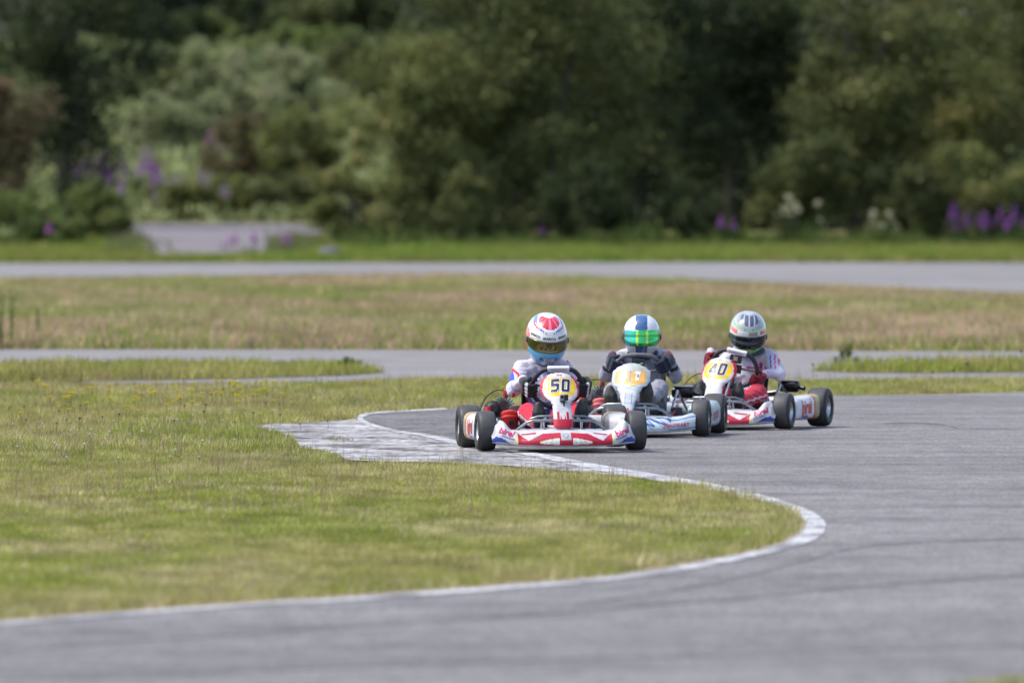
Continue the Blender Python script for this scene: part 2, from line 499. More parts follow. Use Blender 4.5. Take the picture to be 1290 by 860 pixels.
grass('right_island_grass', 'thin grass strip along the back road at right', isl_right, 330, 0.095, 0.016, isl_lm, (1, 10), (100, 114), patch=1)
mid_field = [(-900, 364), (0, 357), (430, 351), (640, 351), (860, 358), (1080, 368), (1290, 378), (2400, 420), (2400, 446), (1290, 442.5), (430, 440.5), (-900, 439.5)]
grass('middle_field_grass', 'wide field of tall reddish seeded grass between the two far roads', mid_field, 170, 0.115, 0.03,
      [(0.245, 0.275, 0.068), (0.335, 0.295, 0.118), (0.45, 0.36, 0.22), (0.50, 0.32, 0.24)], (-14, 16), (116, 212), patch=0.35)
verge = [(-900, 332.5), (430, 331), (900, 330.5), (1290, 331), (2400, 333), (2400, 300), (408, 297), (345, 326), (192, 327.5), (160, 300), (-900, 300)]
grass('far_verge_grass', 'bright green verge in front of the bushes', verge, 90, 0.15, 0.05,
      [(0.15, 0.23, 0.03), (0.20, 0.22, 0.045), (0.26, 0.23, 0.08)], (-18, 18), (243, 300), patch=0.4)
grass('near_verge_grass', 'blurred tuft of grass at the near edge of the track', near_verge, 900, 0.05, 0.01, PAL, (0.5, 4), (30, 42), patch=1)

_e = [(x, y) for x, y in LI if y > 600]
edge_poly = [(x-(4 if y < 690 else 0), y-2) for x, y in _e]+[(x-(34 if y < 690 else 5), y-(5 if y < 660 else 13)) for x, y in _e[::-1]]
grass('edge_tufts', 'taller dry tufts along the edge of the infield next to the white line', edge_poly, 1300, 0.050, 0.008, [(0.25, 0.27, 0.055), (0.38, 0.33, 0.13), (0.50, 0.42, 0.25)], (-4, 3), (42, 70), kerb_cut, patch=2.2, hnoise=0.95, lean=0.5)
# hill cover on the slope beyond the gravel
def ground_cover():
    n = 95000
    x = RNG.uniform(-22, 22, n); y = RNG.uniform(284, 440, n)
    vv_ = np.clip((y-258)/73.5, 0, 1)
    gx = (y < 331.5) & (x > -8.2-3.1*vv_**1.2+.2*np.sin(y)) & (x < -5.9+.5*vv_+.15*np.sin(y*1.3))
    k = ~gx & ((y > 331.5) | (x < -12.5))
    x, y = x[k], y[k]; n = len(x); z = terrain(x, y)
    s = RNG.uniform(0.10, 0.22, n)
    v = np.zeros((n, 4, 3)); 
    a = RNG.normal(0, 1, (n, 3)); a /= np.linalg.norm(a, axis=1)[:, None]
    b = RNG.normal(0, 1, (n, 3)); b -= a*(a*b).sum(1)[:, None]; b /= np.linalg.norm(b, axis=1)[:, None]
    p = np.stack([x, y, z+RNG.uniform(0, 0.55, n)], 1)
    v[:, 0] = p-a*s[:, None]; v[:, 1] = p+b*s[:, None]*.5; v[:, 2] = p+a*s[:, None]; v[:, 3] = p-b*s[:, None]*.5
    t = fbm(x*0.4, y*0.1)[:, None]
    c = np.array((0.16, 0.21, 0.07))*(1-t)+np.array((0.29, 0.31, 0.15))*t
    c = c*(0.7+0.6*RNG.random((n, 1)))
    o = np_mesh('hillside_scrub', v.reshape(-1, 3), 4, c, M['leaf'])
    tag(o, 'pale low scrub covering the slope beyond the gravel', 'scrub', kind='stuff')
ground_cover()
def gravel_weeds():
    n = 2600
    y = RNG.uniform(258, 331, n); v = (y-258)/73.5
    left = RNG.random(n) < .55
    x = np.where(left, -8.3-3.6*v**1.2+RNG.normal(-.25, .35, n), -5.6+.6*v+RNG.normal(-.05, .40, n))
    k = fbm(x*1.3, y*.16) > .42
    x, y = x[k], y[k]; n = len(x); z = terrain(x, y)
    hh = RNG.uniform(.08, .42, n)*(.4+fbm(x*2, y*.3)); w = RNG.uniform(.02, .05, n)
    q = np.zeros((n, 3, 3))
    q[:, 0] = np.stack([x-w, y, z], 1); q[:, 1] = np.stack([x+w, y, z], 1); q[:, 2] = np.stack([x+RNG.normal(0, .08, n), y, z+hh], 1)
    t = RNG.random((n, 1))
    c = np.array((.14, .19, .05))*(1-t)+np.array((.27, .24, .12))*t
    o = np_mesh('gravel_weeds', q.reshape(-1, 3), 3, c, M['leaf'])
    tag(o, 'ragged weeds growing over both ends of the gravel bank', 'weeds', kind='stuff')
gravel_weeds()

# ------------------------------------------------------------------ trees and bushes
def crown_mesh(name, w, h, base, leaf, n, pal, seed, parent, lobes=None, spiky=0.0, depth=None):
    n = int(n*1.7); leaf = leaf*0.74
    r = np.random.default_rng(seed)
    depth = depth or w*0.9
    nc = lobes or max(18, int(n/380))
    # clump centres, biased to the outside of an uneven egg
    d = r.normal(0, 1, (nc, 3)); d /= np.linalg.norm(d, axis=1)[:, None]
    rad = r.random(nc)**0.38
    c = d*rad[:, None]
    lump = 1+0.22*np.sin(d[:, 0]*3.1+seed)*np.cos(d[:, 2]*2.7+seed*2)+0.1*r.normal(0, 1, nc)
    c *= lump[:, None]
    zz = (c[:, 2]+1)/2
    shrink = np.where(zz < 0.25, 0.85, 1.0)
    cx = c[:, 0]*w/2*shrink; cy = c[:, 1]*depth/2*shrink; cz = base+(h-base)*np.clip(zz, 0.02, 1.08)
    cr = (0.055+0.075*r.random(nc))*(w+h)/2
    ctint = r.random(nc)
    idx = r.integers(0, nc, n)
    off = r.normal(0, 0.62, (n, 3))
    off[:, 2] *= 0.75+spiky
    p = np.stack([cx[idx], cy[idx], cz[idx]], 1)+off*cr[idx][:, None]
    p[:, 2] = np.maximum(p[:, 2], 0.03)
    a = r.normal(0, 1, (n, 3)); a[:, 2] += spiky*2; a /= np.linalg.norm(a, axis=1)[:, None]
    b = r.normal(0, 1, (n, 3)); b -= a*(a*b).sum(1)[:, None]; b /= np.linalg.norm(b, axis=1)[:, None]
    s = (leaf*(0.6+0.8*r.random(n)))[:, None]
    v = np.zeros((n, 4, 3))
    v[:, 0] = p-a*s; v[:, 1] = p+b*s*.42; v[:, 2] = p+a*s; v[:, 3] = p-b*s*.42
    P = np.array(pal)
    t = np.clip(ctint[idx]*0.7+0.3*r.random(n), 0, 1)[:, None]
    col = P[0]*(1-t)+P[1]*t
    if len(P) > 2:
        k = (r.random(n) < 0.05+0.3*(ctint[idx] > 0.85))[:, None]
        col = np.where(k, P[2], col)
    col = col*(0.7+0.6*r.random((n, 1)))
    o = np_mesh(name, v.reshape(-1, 3), 4, col, M['leaf'])
    o.parent = parent
    return list(zip(cx, cy, cz))

BARK = (0.07, 0.06, 0.05)
def tree(kind, px, D, w, h, base, n, leaf, pal, label, cat, group=None, spiky=0.0, stems=3, seed=0, depth=None):
    x = (px-CX)*D/F
    z = float(terrain(x, D))
    t = empty(kind, (x, D, z-0.05))
    tag(t, label, cat, group)
    cl = crown_mesh('crown', w, h, base, leaf, n, pal, seed, t, spiky=spiky, depth=depth)
    rr = random.Random(seed)
    mb = MB()
    if stems == 1:
        tr = 0.017*h
        mb.tube([(0, 0, 0), (0.02*h, 0, h*0.25), (-0.01*h, 0.02, h*0.55), (0, 0, h*0.9)], [tr*1.25, tr, tr*0.65, tr*0.2], BARK, 8)
        src = [(0.01*h, 0, h*k) for k in (0.2, 0.3, 0.4, 0.5, 0.6)]
    else:
        for k in range(stems):
            an = 2*PI*k/stems+rr.random()
            e = (math.cos(an)*w*0.22, math.sin(an)*w*0.2, h*0.7)
            tr = 0.016*h
            mb.tube([(math.cos(an)*0.06*w, math.sin(an)*0.05*w, 0), (e[0]*.5, e[1]*.5, h*.35), e], [tr, tr*.7, tr*.25], BARK, 7)
        src = [(0, 0, h*k) for k in (0.15, 0.25, 0.4)]
    for k in range(14 if h > 2.5 else 6):
        c = cl[rr.randrange(len(cl))]
        s = src[rr.randrange(len(src))]
        m = ((s[0]+c[0])/2, (s[1]+c[1])/2, (s[2]+c[2])/2+0.04*h)
        mb.tube([s, m, c], [0.008*h, 0.005*h, 0.002*h], BARK, 5, cap=False)
    mb.build('trunk', M['bark'], t)
    return t

DK = [(0.018, 0.028, 0.014), (0.060, 0.082, 0.032), (0.10, 0.12, 0.045)]
OL = [(0.036, 0.050, 0.020), (0.150, 0.170, 0.056), (0.22, 0.215, 0.085)]
YG = [(0.080, 0.100, 0.032), (0.222, 0.240, 0.075), (0.30, 0.26, 0.11)]
GG = [(0.16, 0.19, 0.085), (0.30, 0.325, 0.160), (0.36, 0.33, 0.20)]
GR = [(0.08, 0.12, 0.035), (0.19, 0.235, 0.070), (0.25, 0.26, 0.10)]
BR = [(0.09, 0.085, 0.04), (0.17, 0.145, 0.07), (0.27, 0.16, 0.11)]
BL = [(0.018, 0.030, 0.026), (0.032, 0.048, 0.040), (0.045, 0.065, 0.05)]
T = [
 # px,   D,  w,   h,  base, n, leaf, palette, label, spiky, stems
 ('willow_tree', 665, 291, 7.4, 8.2, 0.2, 24000, 0.11, OL, 'broad round willow tree behind the leading kart driver, largest crown in the picture', 0, 4),
 ('willow_tree', 520, 287.5, 3.4, 5.4, 0.1, 12000, 0.10, YG, 'lighter olive willow tree leaning out left of the broad round willow', 0, 4),
 ('bush', 452, 285, 2.4, 2.6, 0.0, 6000, 0.09, YG, 'yellowish bush right of the gravel bank, at the foot of the lighter willow', 0, 3),
 ('tree', 800, 297, 4.8, 9.2, 0.4, 14000, 0.11, DK, 'dark tall tree directly right of the broad round willow', 0, 1),
 ('tree', 915, 302, 5.0, 9.6, 0.5, 14000, 0.12, DK, 'very dark tall tree above the rearmost kart driver', 0, 1),
 ('bush', 1005, 286.5, 2.9, 3.1, 0.0, 8000, 0.09, OL, 'rounded grey green bush behind the left cluster of cream flowers', 0.2, 3),
 ('tree', 1085, 294, 4.2, 8.4, 0.3, 13000, 0.11, OL, 'tall olive tree rising behind the rounded grey green bush', 0, 3),
 ('bush', 1150, 286, 2.4, 2.4, 0.0, 6500, 0.09, OL, 'low olive bush behind the right cluster of cream flowers', 0.2, 3),
 ('willow_tree', 1205, 300, 3.8, 9.0, 0.4, 12000, 0.11, YG, 'tall yellow green tree at upper right beside the black gap', 0, 3),
 ('bush', 1245, 286.5, 2.8, 2.6, 0.0, 7000, 0.09, YG, 'yellow green bush above the purple flowers at the right edge', 0.2, 3),
 ('tree', 1330, 293, 4.4, 8.6, 0.2, 12000, 0.11, OL, 'large olive tree cut by the right edge of the picture', 0, 3),
 ('bush', 872, 285.5, 1.9, 1.8, 0.0, 4500, 0.08, DK, 'small dark shrub between the tall dark trees at the verge', 0.3, 3),
 ('bush', 740, 285.5, 2.4, 2.0, 0.0, 5500, 0.08, DK, 'low dark shrub at the foot of the broad round willow', 0.3, 3),
 ('bush', 600, 285.0, 2.6, 1.8, 0.0, 5500, 0.08, OL, 'low olive shrub under the left side of the broad round willow', 0.3, 3),
 ('tree', 75, 322, 6.4, 10.8, 0.3, 16000, 0.12, DK, 'tall dark tree with a visible trunk at upper left', 0, 1),
 ('bush', -25, 293, 3.4, 4.6, 0.1, 9000, 0.10, BR, 'brownish bush at the left edge under the tall dark tree', 0.2, 3),
 ('bush', 130, 296, 2.2, 1.75, 0.0, 6000, 0.08, GR, 'bright green bush under the purple flowers at left', 0, 3),
 ('bush', 22, 287, 2.2, 1.7, 0.0, 4500, 0.07, GR, 'low green shrub at the left edge by the verge', 0.4, 3),
 ('bush', 78, 286, 1.3, 0.95, 0.0, 3500, 0.07, GR, 'smallest shrub, standing just left of the gravel bank', 0.4, 3),
 ('bush', 243, 334.5, 2.9, 1.35, 0.0, 6000, 0.09, YG, 'squat green bush at the back edge of the gravel bank', 0.1, 3),
 ('bush', 318, 347, 2.8, 2.5, 0.0, 8000, 0.10, BR, 'reddish brown bush behind the middle of the gravel bank', 0.2, 3),
 ('bush', 388, 344, 2.9, 2.7, 0.0, 8500, 0.10, YG, 'tall yellowish bush behind the right end of the gravel bank', 0.2, 3),
 ('bush', 210, 360, 3.4, 1.9, 0.0, 7000, 0.11, GG, 'pale grey green willow bush low on the slope at left', 0.1, 3),
 ('bush', 298, 335, 2.2, 1.25, 0.0, 6000, 0.07, YG, 'low yellow green bush at the middle of the back edge of the gravel bank', 0.1, 3),
 ('bush', 356, 334.5, 2.5, 1.5, 0.0, 6000, 0.07, OL, 'low olive bush at the right end of the back edge of the gravel bank', 0.1, 3),
 ('bush', 290, 374, 3.6, 2.3, 0.0, 7000, 0.11, GG, 'pale silvery bush in the middle of the slope', 0.1, 3),
 ('bush', 368, 380, 3.2, 2.6, 0.0, 7000, 0.11, GG, 'rounded pale bush on the slope above the tall yellowish bush', 0.1, 3),
 ('bush', 185, 390, 3.4, 2.2, 0.0, 7000, 0.12, OL, 'olive bush high on the slope beside the tall dark tree', 0.1, 3),
 ('bush', 262, 398, 3.8, 2.1, 0.0, 7000, 0.12, GG, 'wide pale bush high on the slope', 0.1, 3),
 ('bush', 340, 405, 3.4, 2.0, 0.0, 7000, 0.12, GR, 'green bush near the top of the slope below the far dark wood', 0.1, 3),
 ('bush', 420, 398, 3.4, 2.2, 0.0, 7000, 0.12, GR, 'green bush near the top of the slope, left of the lighter willow', 0.1, 3),
 ('bush', 205, 424, 3.6, 2.0, 0.0, 6000, 0.12, DK, 'dark bush on the skyline of the slope nearest the tall dark tree', 0.1, 3),
 ('bush', 268, 426, 3.0, 1.5, 0.0, 6000, 0.12, GR, 'small green bush on the skyline of the slope', 0.1, 3),
 ('bush', 322, 428, 3.8, 2.6, 0.0, 7000, 0.12, DK, 'tallest dark bush on the skyline of the slope, before the far dark wood', 0.3, 3),
 ('bush', 392, 425, 3.4, 2.2, 0.0, 6500, 0.12, OL, 'olive bush on the skyline of the slope', 0.2, 3),
 ('bush', 452, 427, 4.0, 3.0, 0.0, 7000, 0.12, DK, 'dark bush on the skyline of the slope beside the lighter willow', 0.2, 3),
 ('bush', 470, 385, 3.4, 2.8, 0.0, 7000, 0.12, OL, 'olive bush on the slope partly hidden by the lighter willow', 0.1, 3),
]
for i, (k, px, D, w, h, base, n, leaf, pal, label, sp, st) in enumerate(T):
    tree(k, px, D, w, h, base, n, leaf, pal, label, 'tree' if 'tree' in k else 'bush', spiky=sp, stems=st, seed=101+i*7)
for i, px in enumerate(range(110, 640, 44)):
    tree('forest_tree', px+random.uniform(-10, 10), 448+random.uniform(-8, 16), 5.4, random.uniform(9.5, 13), 0.1, 11000, 0.18, BL,
         'dark blue green tree in the far wood on top of the slope', 'tree', 'trees of the far wood', stems=1, seed=900+i)

def wood_mass():
    n = 90000
    x = RNG.uniform(-24, 26, n); y = RNG.uniform(318, 328, n)
    k = x > -3.2
    far = ~k
    y = np.where(far, y+RNG.uniform(132, 150, n), y)
    hgt = 9.5+1.2*np.sin(x*0.9)+0.8*np.sin(x*2.3)+np.where(far, 3, 0)
    z = RNG.random(n)*hgt+terrain(x, y)
    a = RNG.normal(0, 1, (n, 3)); a /= np.linalg.norm(a, axis=1)[:, None]
    b = RNG.normal(0, 1, (n, 3)); b -= a*(a*b).sum(1)[:, None]; b /= np.linalg.norm(b, axis=1)[:, None]
    s = RNG.uniform(0.10, 0.22, n)[:, None]; p = np.stack([x, y, z], 1)
    v = np.zeros((n, 4, 3)); v[:, 0] = p-a*s; v[:, 1] = p+b*s*.5; v[:, 2] = p+a*s; v[:, 3] = p-b*s*.5
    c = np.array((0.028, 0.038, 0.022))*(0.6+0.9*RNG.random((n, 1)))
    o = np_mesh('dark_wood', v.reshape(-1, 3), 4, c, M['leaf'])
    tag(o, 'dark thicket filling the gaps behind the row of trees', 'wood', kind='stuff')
wood_mass()

def undergrowth():
    n = 30000
    x = RNG.uniform(-16, 18, n); y = RNG.uniform(281.5, 287, n)
    k = (x > -4.5) | (x < -12.2)
    x, y = x[k], y[k]; n = len(x); z = terrain(x, y)
    hh = (0.05+1.15*np.clip(fbm(x*1.6, y*0.5+4)-.25, 0, 1))*(0.4+RNG.random(n))*np.clip((y-281)/3, .25, 1)
    w = RNG.uniform(0.02, 0.05, n); an = RNG.uniform(0, PI, n)
    v = np.zeros((n, 3, 3))
    v[:, 0] = np.stack([x-np.cos(an)*w, y-np.sin(an)*w, z], 1); v[:, 1] = np.stack([x+np.cos(an)*w, y+np.sin(an)*w, z], 1)
    v[:, 2] = np.stack([x+RNG.normal(0, .12, n), y+RNG.normal(0, .12, n), z+hh], 1)
    t = fbm(x*0.8, y)[:, None]
    c = (np.array((0.06, 0.095, 0.025))*(1-t)+np.array((0.15, 0.19, 0.05))*t)*(0.7+0.6*RNG.random((n, 1)))
    o = np_mesh('undergrowth', v.reshape(-1, 3), 3, c, M['leaf'])
    tag(o, 'dark green tall weeds along the foot of the trees', 'weeds', kind='stuff')
undergrowth()

# ------------------------------------------------------------------ wildflowers
def fireweed_proto(h, col, seed):
    r = random.Random(seed); mb = MB()
    mb.tube([(0, 0, 0), (0.02, 0, h*.5), (0.0, 0.01, h)], [0.012, 0.01, 0.004], (0.08, 0.1, 0.04), 5)
    for k in range(26):
        z = h*(0.05+0.6*r.random()); an = r.random()*2*PI; L = 0.14*(0.6+0.6*r.random())
        d = Vector((math.cos(an), math.sin(an), 0.35)); s = Vector((-math.sin(an), math.cos(an), 0))*0.018
        b = Vector((0.01, 0, z))
        mb.add([b, b+d*L*.5+s, b+d*L, b+d*L*.5-s], [(0, 1, 2, 3)], (0.07*(.7+.6*r.random()), 0.11, 0.035))
    for k in range(90):
        f = r.random(); z = h*(0.64+0.34*f); rad = 0.075*(1.1-f); an = r.random()*2*PI
        c = Vector((math.cos(an)*rad, math.sin(an)*rad, z)); s = 0.026*(1.25-f*.6)
        a = Vector((r.uniform(-1, 1), r.uniform(-1, 1), r.uniform(-1, 1))).normalized(); b = a.orthogonal().normalized()
        k2 = 0.75+0.5*r.random()
        mb.add([c-a*s, c+b*s, c+a*s, c-b*s], [(0, 1, 2, 3)], (col[0]*k2, col[1]*k2, col[2]*k2))
    return mb
PURP = (0.30, 0.13, 0.38); PINK = (0.34, 0.13, 0.24); MAUV = (0.40, 0.27, 0.46)
def plant_group(name, cat, label, group, spots, proto_mb, mat, sc=(0.8, 1.15)):
    first = None
    for (px, D, s) in spots:
        x = (px-CX)*D/F
        if first is None:
            o = proto_mb.build(name, mat, smooth=False); first = o
        else:
            o = first.copy(); COL.objects.link(o)
        o.location = (x, D, float(terrain(x, D))-0.01)
        k = s*random.uniform(*sc)
        o.scale = (k, k, k); o.rotation_euler = (0, 0, random.random()*6)
        tag(o, label, cat, group)
R = random.Random(5)
plant_group('fireweed', 'wildflower', 'tall purple fireweed spike in the cluster above the bright green bush at left', 'fireweed cluster at left',
            [(R.triangular(70, 215, 150), R.uniform(333.5, 339), R.uniform(0.75, 1.28)) for _ in range(36)], fireweed_proto(1.6, PURP, 1), M['petal'])
plant_group('fireweed', 'wildflower', 'faded mauve fireweed spike beside the squat green bush left of centre', 'faded fireweed by the gravel',
            [(R.gauss(222, 28), R.uniform(332.5, 337), R.uniform(0.6, 1.0)) for _ in range(22)], fireweed_proto(1.5, MAUV, 2), M['petal'])
plant_group('fireweed', 'wildflower', 'deep purple fireweed spike in the cluster at the right edge of the verge', 'fireweed cluster at right',
            [(R.gauss(1236, 26), R.uniform(282.5, 284.5), R.uniform(0.75, 1.2)) for _ in range(17)], fireweed_proto(1.0, (0.20, 0.075, 0.27), 3), M['petal'])
plant_group('fireweed', 'wildflower', 'pinkish purple fireweed growing in front of the gravel bank', 'fireweed in front of the gravel',
            [(296, 262, .9), (288, 262.5, .8), (281, 261, .6), (320, 263, .75), (358, 262, .85), (364, 263, .7), (62, 276, 1.0)], fireweed_proto(0.75, (0.40, 0.13, 0.42), 4), M['petal'])
plant_group('fireweed', 'wildflower', 'rosy pink fireweed spike on the slope beside the reddish brown bush', 'pink fireweed on the slope',
            [(R.gauss(273, 9), R.uniform(352, 358), R.uniform(.7, 1.1)) for _ in range(7)], fireweed_proto(1.3, PINK, 5), M['petal'])
plant_group('fireweed', 'wildflower', 'single small purple flower spike in the dark weeds under the trees', 'lone purple flowers under the trees',
            [(683, 282.5, .8), (908, 282.5, .95), (924, 283, .85), (1268, 282.6, .9)], fireweed_proto(0.85, (0.28, 0.09, 0.34), 6), M['petal'])
def meadowsweet_proto(h, seed):
    r = random.Random(seed); mb = MB()
    mb.tube([(0, 0, 0), (0.03, 0, h*.5), (0.05, 0.01, h)], [0.012, 0.01, 0.005], (0.08, 0.1, 0.04), 5)
    for k in range(22):
        z = h*(0.05+0.75*r.random()); an = r.random()*2*PI; L = 0.16*(0.6+0.6*r.random())
        d = Vector((math.cos(an), math.sin(an), 0.2)); s = Vector((-math.sin(an), math.cos(an), 0))*0.035; b = Vector((0.02, 0, z))
        mb.add([b, b+d*L*.5+s, b+d*L, b+d*L*.5-s], [(0, 1, 2, 3)], (0.06, 0.10, 0.035))
    for k in range(90):
        c = Vector((0.05+r.gauss(0, .038), r.gauss(0, .038), h+r.gauss(0, .032))); s = r.uniform(.010, .022)
        a = Vector((r.uniform(-1, 1), r.uniform(-1, 1), r.uniform(-1, 1))).normalized(); b = a.orthogonal().normalized()
        k2 = .8+.35*r.random()
        mb.add([c-a*s, c+b*s, c+a*s, c-b*s], [(0, 1, 2, 3)], (0.52*k2, 0.50*k2, 0.34*k2))
    return mb
plant_group('meadowsweet', 'wildflower', 'cream meadowsweet head in the left cluster at the foot of the grey green bush', 'left cream flower cluster',
            [(R.uniform(980, 1032), R.uniform(282.8, 284.6), R.uniform(.7, 1.15)) for _ in range(11)]+[(1034, 282.6, .62), (1040, 282.6, .5)], meadowsweet_proto(1.05, 1), M['petal'])
plant_group('meadowsweet', 'wildflower', 'cream meadowsweet head in the right cluster at the foot of the low olive bush', 'right cream flower cluster',
            [(R.uniform(1088, 1136), R.uniform(282.8, 284.6), R.uniform(.5, 1.1)) for _ in range(11)], meadowsweet_proto(0.85, 2), M['petal'])

def small_flower(h, r0, col, n=10, dark=None):
    mb = MB(); r = random.Random(3)
    mb.tube([(0, 0, 0), (0.006, 0, h*.5), (0, 0, h)], [0.0022, 0.002, 0.0018], (0.20, 0.24, 0.06), 4)
    for k in range(n):
        an = 2*PI*k/n; d = Vector((math.cos(an), math.sin(an), 0.35)).normalized(); s = Vector((-math.sin(an), math.cos(an), 0))*r0*.35
        b = Vector((0, 0, h))
        mb.add([b, b+d*r0*.6+s, b+d*r0, b+d*r0*.6-s], [(0, 1, 2, 3)], col)
    mb.lathe([(-.006, 0.002), (-.002, r0*.5), (.004, r0*.45), (.008, 0.001)], (0, 0, h), (0, 0, 1), dark or col, 8)
    return mb
def flower_spots(n, fn):
    out = []
    while len(out) < n:
        px, py = fn()
        p = at(px, py); out.append((px, p.y, R.uniform(.8, 1.2)))
    return out
YEL = (0.85, 0.70, 0.03)
plant_group('yellow_flower', 'wildflower', 'small yellow flower standing in the long grass left of the kerb', 'yellow flowers in the infield',
            flower_spots(78, lambda: (R.triangular(0, 430, 290), R.gauss(511, 9)))+flower_spots(6, lambda: (R.uniform(0, 300), R.uniform(525, 545))), small_flower(.125, .026, YEL, 14), M['petal'])
plant_group('yellow_flower', 'wildflower', 'small yellow flower in the grass strip behind the three karts', 'yellow flowers behind the karts',
            flower_spots(9, lambda: (R.uniform(560, 650), R.uniform(496, 512)))+flower_spots(10, lambda: (R.uniform(845, 905), R.uniform(488, 497)))+flower_spots(4, lambda: (R.uniform(985, 1030), R.uniform(484, 492))),
            small_flower(.105, .021, YEL, 14), M['petal'])
plant_group('clover_flower', 'wildflower', 'small dull purple clover head in the infield grass', 'clover heads in the infield',
            flower_spots(34, lambda: (R.uniform(0, 420), R.gauss(530, 13)))+flower_spots(7, lambda: (R.uniform(500, 650), R.uniform(497, 513))), small_flower(.085, .014, (0.30, 0.18, 0.28), dark=(0.20, 0.10, 0.17)), M['petal'])
plant_group('clover_flower', 'wildflower', 'small white clover head low in the infield grass', 'white clover heads in the infield',
            flower_spots(34, lambda: (R.uniform(0, 300), R.uniform(532, 590))), small_flower(.065, .013, (0.62, 0.62, 0.58)), M['petal'])
plant_group('seed_head', 'weed', 'dark seed head poking above the grass beside the right road edge', 'dark seed heads at right',
            [(1024, at(1024, 483).y, 1), (1175, at(1175, 488).y, 1.1), (1201, at(1201, 490).y, 1), (1218, at(1218, 484).y, 1.2), (1244, at(1244, 485).y, 1), (1287, at(1287, 474).y, 1.3)],
            small_flower(.16, .02, (0.09, 0.05, 0.06)), M['petal'])
# broad light leaves in the infield
def broad_weed():
    mb = MB(); r = random.Random(9)
    for k in range(9):
        an = r.random()*2*PI; L = r.uniform(.05, .085); d = Vector((math.cos(an), math.sin(an), r.uniform(.5, 1.6))).normalized(); s = Vector((-math.sin(an), math.cos(an), 0))*.014
        b = Vector((0, 0, .005))
        mb.add([b, b+d*L*.55+s, b+d*L, b+d*L*.55-s], [(0, 1, 2, 3)], (0.26*(.8+.4*r.random()), 0.30, 0.04))
    return mb
plant_group('broadleaf_weed', 'weed', 'little tuft of broad yellow green leaves in the mown infield grass', 'broadleaf weeds in the infield',
            flower_spots(85, lambda: (R.triangular(-10, 700, 60), R.triangular(560, 735, 600))), broad_weed(), M['blade'], (.4, .85))
# tall thin weeds close behind at left and on the far island
def stalk_weed(h, seed):
    mb = MB(); r = random.Random(seed)
    for s in range(4):
        lean = r.uniform(-.25, .25); 
        mb.tube([(0, 0, 0), (lean*h*.3, 0, h*.5), (lean*h, 0, h*(0.8+.2*r.random()))], [.006, .005, .002], (.13, .15, .05), 4)
        for k in range(16):
            f = r.uniform(.2, 1); b = Vector((lean*h*f*f, 0, h*f*.9)); an = r.random()*2*PI; L = .07
            d = Vector((math.cos(an), math.sin(an), .6)); sd = Vector((-math.sin(an), math.cos(an), 0))*.012
            mb.add([b, b+d*L*.5+sd, b+d*L, b+d*L*.5-sd], [(0, 1, 2, 3)], (.12, .15, .04))
    return mb
plant_group('tall_weed', 'weed', 'spindly tall weed standing in the grass at the left edge', 'spindly weeds at left',
            [(2, 118, 1.0), (14, 121, .8), (48, 125, .5), (-12, 119, .9)], stalk_weed(.85, 1), M['leaf'])
plant_group('tall_weed', 'weed', 'leafy weed on the tip of the right grass island beside the back road', 'leafy weeds on the right island',
            [(1062, 107, .75), (1070, 107.5, .8), (1078, 106.5, .6), (1054, 107, .5)], stalk_weed(.27, 2), M['leaf'])
plant_group('tall_weed', 'weed', 'leafy weed on the tip of the left grass island beside the back road', 'leafy weeds on the left island',
            [(436, 106, .8), (444, 106.5, .7), (428, 106.2, .6), (452, 106.5, .5)], stalk_weed(.17, 3), M['leaf'])
# grey stone at the verge
def stone():
    mb = MB()
    D = 262.0; x = (414-CX)*D/F
    def fn(u, v):
        a = u*2*PI; e = v*PI/2
        r = 1+.13*math.sin(3*a+1)+.08*math.cos(5*a)
        return (math.cos(a)*math.cos(e)*.3*r, math.sin(a)*math.cos(e)*.24*r, math.sin(e)*.26*(1+.1*math.cos(2*a)))
    mb.grid(20, 8, fn, (.09, .095, .115))
    o = mb.build('boulder', M['matte']); o.location = (x, D, 0)
    tag(o, 'dark grey boulder at the right end of the gravel bank', 'boulder')
stone()

# ------------------------------------------------------------------ decals
def text_mesh(body, size, offset=0.0, shear=0.0, spacing=1.0):
    cu = bpy.data.curves.new('txt', 'FONT'); cu.body = body; cu.size = size; cu.offset = offset; cu.shear = shear
    cu.space_character = spacing; cu.align_x = 'CENTER'; cu.align_y = 'CENTER'; cu.resolution_u = 3
    o = bpy.data.objects.new('txt', cu); COL.objects.link(o)
    dg = bpy.context.evaluated_depsgraph_get(); dg.update()
    me = bpy.data.meshes.new_from_object(o.evaluated_get(dg))
    vs = [(v.co.x, v.co.y) for v in me.vertices]; fs = [tuple(p.vertices) for p in me.polygons]
    bpy.data.objects.remove(o); bpy.data.curves.remove(cu); bpy.data.meshes.remove(me)
    return vs, fs
def refine(vs, fs, maxlen):
    bm = bmesh.new()
    bv = [bm.verts.new((x, y, 0)) for x, y in vs]
    for f in fs:
        try: bm.faces.new([bv[i] for i in f])
        except ValueError: pass
    bmesh.ops.triangulate(bm, faces=bm.faces[:])
    for _ in range(4):
        ed = [e for e in bm.edges if e.calc_length() > maxlen]
        if not ed: break
        bmesh.ops.subdivide_edges(bm, edges=ed, cuts=1)
        bmesh.ops.triangulate(bm, faces=bm.faces[:])
    bm.verts.index_update()
    out = [(v.co.x, v.co.y) for v in bm.verts], [tuple(v.index for v in f.verts) for f in bm.faces]
    bm.free(); return out
def bvh_of(obj):
    me = obj.data
    return BVHTree.FromPolygons([v.co.copy() for v in me.vertices], [tuple(p.vertices) for p in me.polygons])
